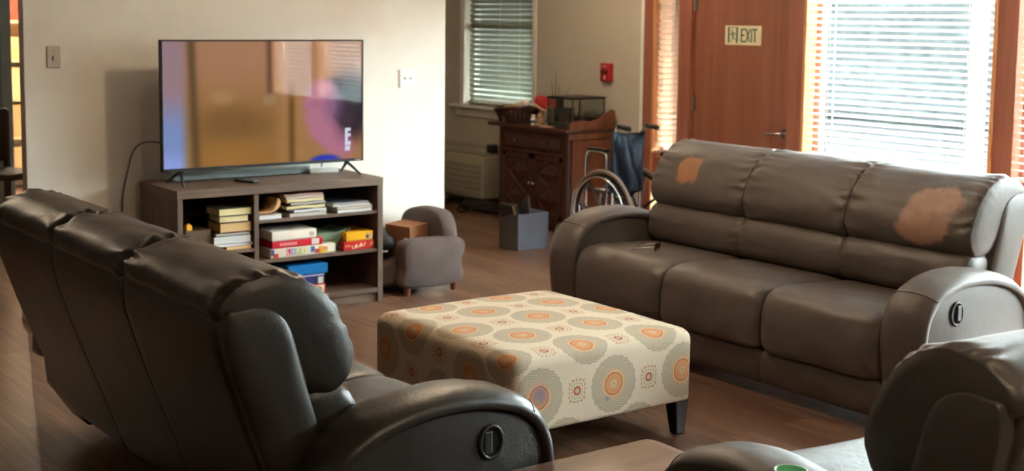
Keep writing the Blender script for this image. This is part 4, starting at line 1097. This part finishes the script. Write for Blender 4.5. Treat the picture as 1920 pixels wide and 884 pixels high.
# ------------------------------------------------------------------ wheelchair (half folded), faces +Y
wc = thing('wheelchair', 'folding wheelchair with navy back sling between cabinet and sofa', 'wheelchair', (6.07, 6.93, 0))
M_navy = plain('navy_vinyl', (32, 48, 68), .42, var=.15); M_tire = plain('grey_tire', (124, 110, 98), .75); M_spoke = plain('grey_spoke', (46, 46, 50), .5)
wx = .165
for sgn in (-1, 1):
    wb = B().tube([(sgn*(wx+.0), .30*math.cos(a), .302+.30*math.sin(a)-.0) for a in [2*PI*j/64 for j in range(64)]], .0145, 8, True)
    w_ = wb.build('rear_wheel', M_tire, wc); w_.location = (0, 0, .0125)
    B().tube([(sgn*(wx), .272*math.cos(a), .302+.272*math.sin(a)) for a in [2*PI*j/56 for j in range(56)]], .011, 6, True).build('rim', M_blackm, w_)
    sb_ = B().cyl((sgn*(wx-.02), 0, .302), (sgn*(wx+.025), 0, .302), .03, n=18)
    for k in range(8):
        a = 2*PI*k/8+.2; sb_.tube([(sgn*wx, .02*math.cos(a), .302+.02*math.sin(a)), (sgn*wx, .268*math.cos(a), .302+.268*math.sin(a))], .009, 6)
    sb_.build('spokes', M_spoke, w_)
    hr = B().tube([(sgn*(wx+.035), .262*math.cos(a), .302+.262*math.sin(a)) for a in [2*PI*j/56 for j in range(56)]], .008, 8, True)
    for k in range(6):
        a = 2*PI*k/6; hr.cyl((sgn*wx, .268*math.cos(a), .302+.268*math.sin(a)), (sgn*(wx+.035), .262*math.cos(a), .302+.262*math.sin(a)), .004, n=6)
    hr.build('push_rim', M_chrome, w_)
    fr = B(); fx = sgn*(wx-.04)
    R_ = .011
    fr.tube(catmull([(fx, -.05, .33), (fx, -.05, .55), (fx, -.06, .80), (fx, -.075, .90), (fx, -.11, .925), (fx, -.16, .925)], 5, False), R_, 8)
    fr.tube([(fx, -.05, .48), (fx, .10, .48), (fx, .28, .48)], R_, 8)
    fr.tube([(fx, -.05, .34), (fx, .10, .30), (fx, .30, .26)], R_, 8)
    fr.tube(catmull([(fx, .28, .49), (fx, .30, .46), (fx, .305, .30), (fx, .30, .25), (fx, .34, .24)], 4, False), R_, 8)
    fr.tube(catmull([(fx, .23, .26), (fx, .23, .60), (fx, .225, .70), (fx, .19, .735), (fx, .10, .74), (fx, .04, .735), (fx, .01, .70), (fx, .01, .48)], 6, False), R_, 8)
    fr.tube(catmull([(fx, .28, .47), (fx, .33, .45), (fx, .36, .40), (fx, .40, .20), (fx, .42, .12)], 5, False), R_*.9, 8)
    fr.build('side_frame', M_chrome, wc)
    B().box((fx-.022, .0, .745), (fx+.022, .20, .765), .008).build('armrest', M_black, wc)
    B().tube([(fx, -.10, .926), (fx, -.13, .925), (fx, -.22, .916)], [.014, .017, .016], 10).build('hand_grip', M_black, wc)
    cs_ = B().tube([(sgn*(wx-.03), .46+.086*math.cos(a), .10+.086*math.sin(a)) for a in [2*PI*j/36 for j in range(36)]], .0135, 8, True).build('caster', M_tire, wc)
    B().tube([(sgn*(wx-.03), .46+.05*math.cos(a), .10+.05*math.sin(a)) for a in [2*PI*j/28 for j in range(28)]], .022, 6, True).cyl((sgn*(wx-.03)-.02, .46, .10), (sgn*(wx-.03)+.02, .46, .10), .03, n=14).build('hub', M_spoke, cs_)
    B().tube([(sgn*(wx-.03), .46, .10), (sgn*(wx-.058), .44, .16), (sgn*(wx-.05), .38, .215), (fx, .34, .24)], .009, 6).build('fork', M_steel, cs_)
# cross braces
xb = B().tube([(-wx+.04, -.02, .47), (wx-.04, .0, .30)], .010, 8).tube([(wx-.04, -.02, .47), (-wx+.04, .0, .30)], .010, 8); xb.build('cross_brace', M_blackm, wc)
# back sling with folds
t = bmesh.new(); NX, NZ = 16, 22; gr_ = []
for j in range(NZ+1):
    row = []
    for i in range(NX+1):
        u, v_ = i/NX*2-1, j/NZ
        x = u*(wx-.04+.012); z = .47+.42*v_-.012*(1-u*u)*v_
        y = -.055-.03*(1-u*u)-.02*v_-.03*math.sin(4*u+5*v_+2*noise.noise((u*2, v_*3, 1)))*(1-abs(u)**3)
        if abs(u) > .93: y = -.055-.02*v_
        row.append(t.verts.new((x, y, z)))
    gr_.append(row)
for j in range(NZ):
    for i in range(NX): t.faces.new((gr_[j][i], gr_[j][i+1], gr_[j+1][i+1], gr_[j+1][i]))
bmesh.ops.solidify(t, geom=t.faces[:], thickness=.006)
b = B(); b._merge(t, None, True)
for sgn in (-1, 1): b.tube([(sgn*(wx-.04), -.05, .47), (sgn*(wx-.04), -.058, .80), (sgn*(wx-.04), -.07, .885)], .018, 8)
b.build('back_sling', M_navy, wc)
b = B()
t = bmesh.new(); gr_ = []
for j in range(9):
    gr_.append([t.verts.new((u*(wx-.04), -.04+j*.04, .485-.05*(1-u*u))) for u in [-1+.25*k for k in range(9)]])
for j in range(8):
    for i in range(8): t.faces.new((gr_[j][i], gr_[j][i+1], gr_[j+1][i+1], gr_[j+1][i]))
bmesh.ops.solidify(t, geom=t.faces[:], thickness=.006); b._merge(t, None, True); b.build('seat_sling', M_navy, wc)

# ------------------------------------------------------------------ foreground table, glasses
tb = thing('coffee_table', 'brown wooden table top with rounded corner in the near foreground', 'table', (2.20, 2.655, 0))
zt = .42
def rrect(x0, x1, y0, y1, r, n=8):
    out = []
    for cx_, cy_, a0 in ((x1-r, y1-r, 0), (x0+r, y1-r, PI/2), (x0+r, y0+r, PI), (x1-r, y0+r, 1.5*PI)):
        out += [(cx_+r*math.cos(a0+PI/2*k/n), cy_+r*math.sin(a0+PI/2*k/n)) for k in range(n+1)]
    return out
B().prism(rrect(-.42, .435, -.205, .205, .03, 6), zt-.035, zt, 'z', .007, smooth=True).build('table_top', M_table, tb)
B().prism(rrect(-.36, .38, -.15, .16, .03), zt-.085, zt-.035, 'z').build('apron', M_table, tb)
for sx in (-.33, .35):
    for sy in (-.13, .14): B().cyl((sx, sy, 0), (sx, sy, zt-.04), .016, .024, n=14).build('leg', M_table, tb)
gc = thing('green_dish', 'small green plastic dish resting on the near arm of the recliner', 'dish', (2.195, 1.925, .657))
M_gp = plain('green_plastic', (96, 190, 138), .3)
B().lathe([(0, .002), (.02, .002), (.030, .008), (.034, .014), (.036, .014), (.032, .006), (.02, .0), (0, .0)]).build('dish_body', M_gp, gc)
B().tube([(.035*math.cos(a), .035*math.sin(a), .0145) for a in [2*PI*j/28 for j in range(28)]], .0025, 6, True).build('rim', plain('pale_green', (170, 214, 176), .3), gc)
gl = thing('eyeglasses', 'dark eyeglasses lying on the far seat cushion of the grey-brown sofa', 'glasses', (4.54, 4.90, .494), .6)
M_lens = glassmat('dark_lens', (.35, .22, .2), .5)
b = B()
for s_ in (-1, 1): b.tube([(s_*.035+.026*math.cos(a), 0, .024+.02*math.sin(a)) for a in [2*PI*j/24 for j in range(24)]], .0022, 6, True)
b.tube([(-.01, 0, .028), (0, 0, .032), (.01, 0, .028)], .002, 6)
b.build('frame', plain('tortoise_frame', (64, 30, 24), .25), gl)
for s_ in (-1, 1):
    B().tube([(s_*.062, 0, .028), (s_*.064, .06, .022), (s_*.058, .12, .005)], .002, 6).build('temple_arm', M_chrome, gl)
    B().prism([(s_*.035+.025*math.cos(a), .024+.019*math.sin(a)) for a in [2*PI*j/20 for j in range(20)]], -.0008, .0008, 'y').build('lens', M_lens, gl)
gl.location.z = .497

# ------------------------------------------------------------------ left slit: next room
dc = thing('dining_chair', 'dark wooden chair back glimpsed through the opening at left edge', 'chair', (2.90, 10.2, 0), .5)
M_dkw = plain('dark_chair_wood', (44, 26, 20), .5)
B().box((-.20, -.20, .42), (.20, .20, .47), .01).build('seat', M_dkw, dc)
B().box((-.19, .17, .52), (.19, .20, .92), .01).build('backrest', M_dkw, dc)
for sx in (-.18, .18):
    for sy in (-.18, .185): B().box((sx-.018, sy-.018, 0), (sx+.018, sy+.018, .42 if sy < 0 else .9), .003).build('leg', M_dkw, dc)
bs = thing('bookcase', 'cream shelf unit with boxes seen through the far doorway', 'shelf', (3.78, 12.9, 0))
M_crm = plain('cream_shelf', (226, 196, 148), .6)
B().box((-.35, -.15, 0), (-.33, .15, 2.0)).box((.33, -.15, 0), (.35, .15, 2.0)).box((-.33, .13, 0), (.33, .15, 2.0)).build('carcass', M_crm, bs)
b = B()
for k in range(6): b.box((-.33, -.15, .1+k*.36), (.33, .13, .125+k*.36))
b.build('shelf', M_crm, bs)
for k, (c, h) in enumerate((((222, 186, 130), .26), ((206, 164, 108), .30), ((226, 190, 140), .28), ((216, 176, 120), .20), ((150, 60, 40), .22))):
    lab = ['cream carton on the lowest shelf of the far bookcase', 'tan carton on the second shelf of the far bookcase', 'pale carton on the third shelf of the far bookcase', 'low tan carton on the fourth shelf of the far bookcase', 'rust-red carton on the top shelf of the far bookcase'][k]
    o = B().box((-.28, -.13, 0), (.24, .10, h), .004).build('carton', plain('carton_%d' % k, c, .7), None, (3.78, 12.9, .126+k*.36)); tag(o, lab, 'box')
struct(B().box((3.10, 10.985, 0), (3.18, 11.13, 2.12), .004).box((3.95, 10.985, 0), (4.03, 11.13, 2.12), .004).box((3.10, 10.985, 2.10), (4.03, 11.13, 2.18), .004).build('trim_9', plain('bluegrey_trim', (128, 146, 152), .5)))

# ------------------------------------------------------------------ outside
m, g = newmat('grass_ground'); v = g.coord()
g.bsdf(g.ramp(g.noise(v, 2, 4), [(.3, lin((14, 14, 14))), (.7, lin((20, 20, 20)))]), .95, Specular_IOR_Level=.0)
o = B().box((7.05, -110, -.12), (40, 50, -.02)).build('ground', m); struct(o)
cn = thing('sky_blocker', 'unseen flat slab added to block the sky above the cherry door and far window', 'blocker', (8.3, 9.3, 0))  # never in view; added to keep skylight off the sidelight and far blinds
B().box((-1.22, -2.9, 2.42), (1.3, 3.6, 2.56), .01).build('blocker_slab', plain('blocker_grey', (90, 86, 80), .8), cn)
for py_ in (-2.8, .2, 3.5): B().box((1.12, py_-.05, -.02), (1.22, py_+.05, 2.42), .005).build('post', M_frame, cn)
hg = thing('garden_hedge', 'clipped hedge outside beyond the tall windows', 'hedge', (19, 2, -.02)); t = bmesh.new()
bmesh.ops.create_grid(t, x_segments=150, y_segments=14, size=1)
for v_ in t.verts:
    a, c = v_.co.x*75-30, (v_.co.y+1)/2; v_.co = Vector((-.8+1.6*(c > .5)*0+math.sin(c*PI)*-.6+.3*noise.noise((a*.6, c*6, 2)), a, 4.0*math.sin(min(1, c*1.4)*PI/2)+.3*noise.noise((a*.9, 7, c))))
bmesh.ops.solidify(t, geom=t.faces[:], thickness=1.0)
for v_ in t.verts: v_.co.z = max(v_.co.z, 0)
b = B(); b._merge(t, None, True); b.build('foliage', plain('hedge_leaf', (27, 28, 28), .95, bump=1, bscale=6, var=.4, Specular_IOR_Level=.0), hg)
struct(B().box((8.68, 8.5, -.02), (8.92, 13.5, .86), .01).build('trim_10', plain('bright_patch_pale', (110, 118, 108), .8)))  # added pale block that gives the far blind its bright lower patch
struct(B().box((8.7, 8.6, .86), (8.9, 13.4, 4.2), .01).build('wall_shade_block', plain('shade_block_grey', (52, 51, 47), .85, bump=.5, bscale=12, var=.2)))  # added wall that shades the far window
# ------------------------------------------------------------------ light
W = bpy.data.worlds.new('sky'); S.world = W; W.use_nodes = True; nt = W.node_tree; nt.nodes.clear()
bg = nt.nodes.new('ShaderNodeBackground'); ow = nt.nodes.new('ShaderNodeOutputWorld'); nt.links.new(bg.outputs[0], ow.inputs[0])
tc = nt.nodes.new('ShaderNodeTexCoord'); sx = nt.nodes.new('ShaderNodeSeparateXYZ'); nt.links.new(tc.outputs['Generated'], sx.inputs[0])
rp = nt.nodes.new('ShaderNodeValToRGB'); nt.links.new(sx.outputs[2], rp.inputs[0])
e = rp.color_ramp.elements; e[0].position = .0; e[0].color = (.75, .80, .78, 1); e[1].position = .5; e[1].color = (.82, .93, 1.0, 1)
nt.links.new(rp.outputs[0], bg.inputs[0]); bg.inputs[1].default_value = 125.0

def area(name, loc, size, size_y, power, col, rot, portal=False):
    L = bpy.data.lights.new(name, 'AREA'); L.shape = 'RECTANGLE'; L.size = size; L.size_y = size_y; L.energy = power; L.color = col
    o = bpy.data.objects.new(name, L); COL.objects.link(o); o.location = loc; o.rotation_euler = rot
    if portal: L.cycles.is_portal = True
    return o
# sky portals just outside the glass, facing in (-X)
for y1, y0 in bays: area('sky_portal', (XW+.2, (y0+y1)/2, 1.1), 2.2, y1-y0, 1, (1, 1, 1), (0, PI/2, 0), True)
area('sky_portal', (XW+.2, 7.36, 1.1), 2.2, .3, 1, (1, 1, 1), (0, PI/2, 0), True)
area('sky_portal', (XW+.2, 9.54, 1.55), 1.4, 1.0, 1, (1, 1, 1), (0, PI/2, 0), True)
# warm ceiling fixtures; the last two are added fill
def ceiling_lamp(lab, x, y, power, r=.16):
    t = thing('ceiling_light', lab, 'lamp', (x, y, H-.09))
    B().lathe([(r+.02, .09), (r+.02, .07), (r, .065), (r, .09)]).build('ring', M_steel, t)
    m, g = newmat('lamp_glow'); em = g.n('ShaderNodeEmission'); em.inputs[0].default_value = (1, .72, .42, 1); em.inputs[1].default_value = power/8
    g.nt.links.new(em.outputs[0], g.out.inputs[0])
    B().lathe([(0, .01), (r*.6, .02), (r*.92, .05), (r, .066), (0, .066)]).build('diffuser', m, t)
    L = bpy.data.lights.new('lamp_bulb', 'POINT'); L.energy = power; L.color = (1, .78, .54); L.shadow_soft_size = r*.6
    o = bpy.data.objects.new('lamp_bulb', L); COL.objects.link(o); o.location = (x, y, H-.22)
ceiling_lamp('round warm ceiling light above the seating area', 3.55, 5.05, 26)
ceiling_lamp('round warm ceiling light above the foreground table', 2.2, .8, 18)
ceiling_lamp('round warm ceiling light in the room past the doorway', 3.4, 12.0, 120)
ceiling_lamp('added fill light brightening the dining room behind the television wall', 1.6, 9.3, 16)  # no such fixture known; added to lift the dark opening at left
ceiling_lamp('added warm fill light brightening the hall before the cabinet', 5.7, 7.4, 16)  # no such fixture known; added because the alcove wall came out too dark

S.view_settings.view_transform = 'Standard'; S.view_settings.look = 'None'; S.view_settings.gamma = 1
S.view_settings.use_curve_mapping = False; S.view_settings.exposure = 0.72
S.cycles.use_denoising = True
S.cycles.max_bounces = 8; S.cycles.transparent_max_bounces = 16; S.cycles.caustics_reflective = False; S.cycles.caustics_refractive = False
S.cycles.sample_clamp_indirect = 80
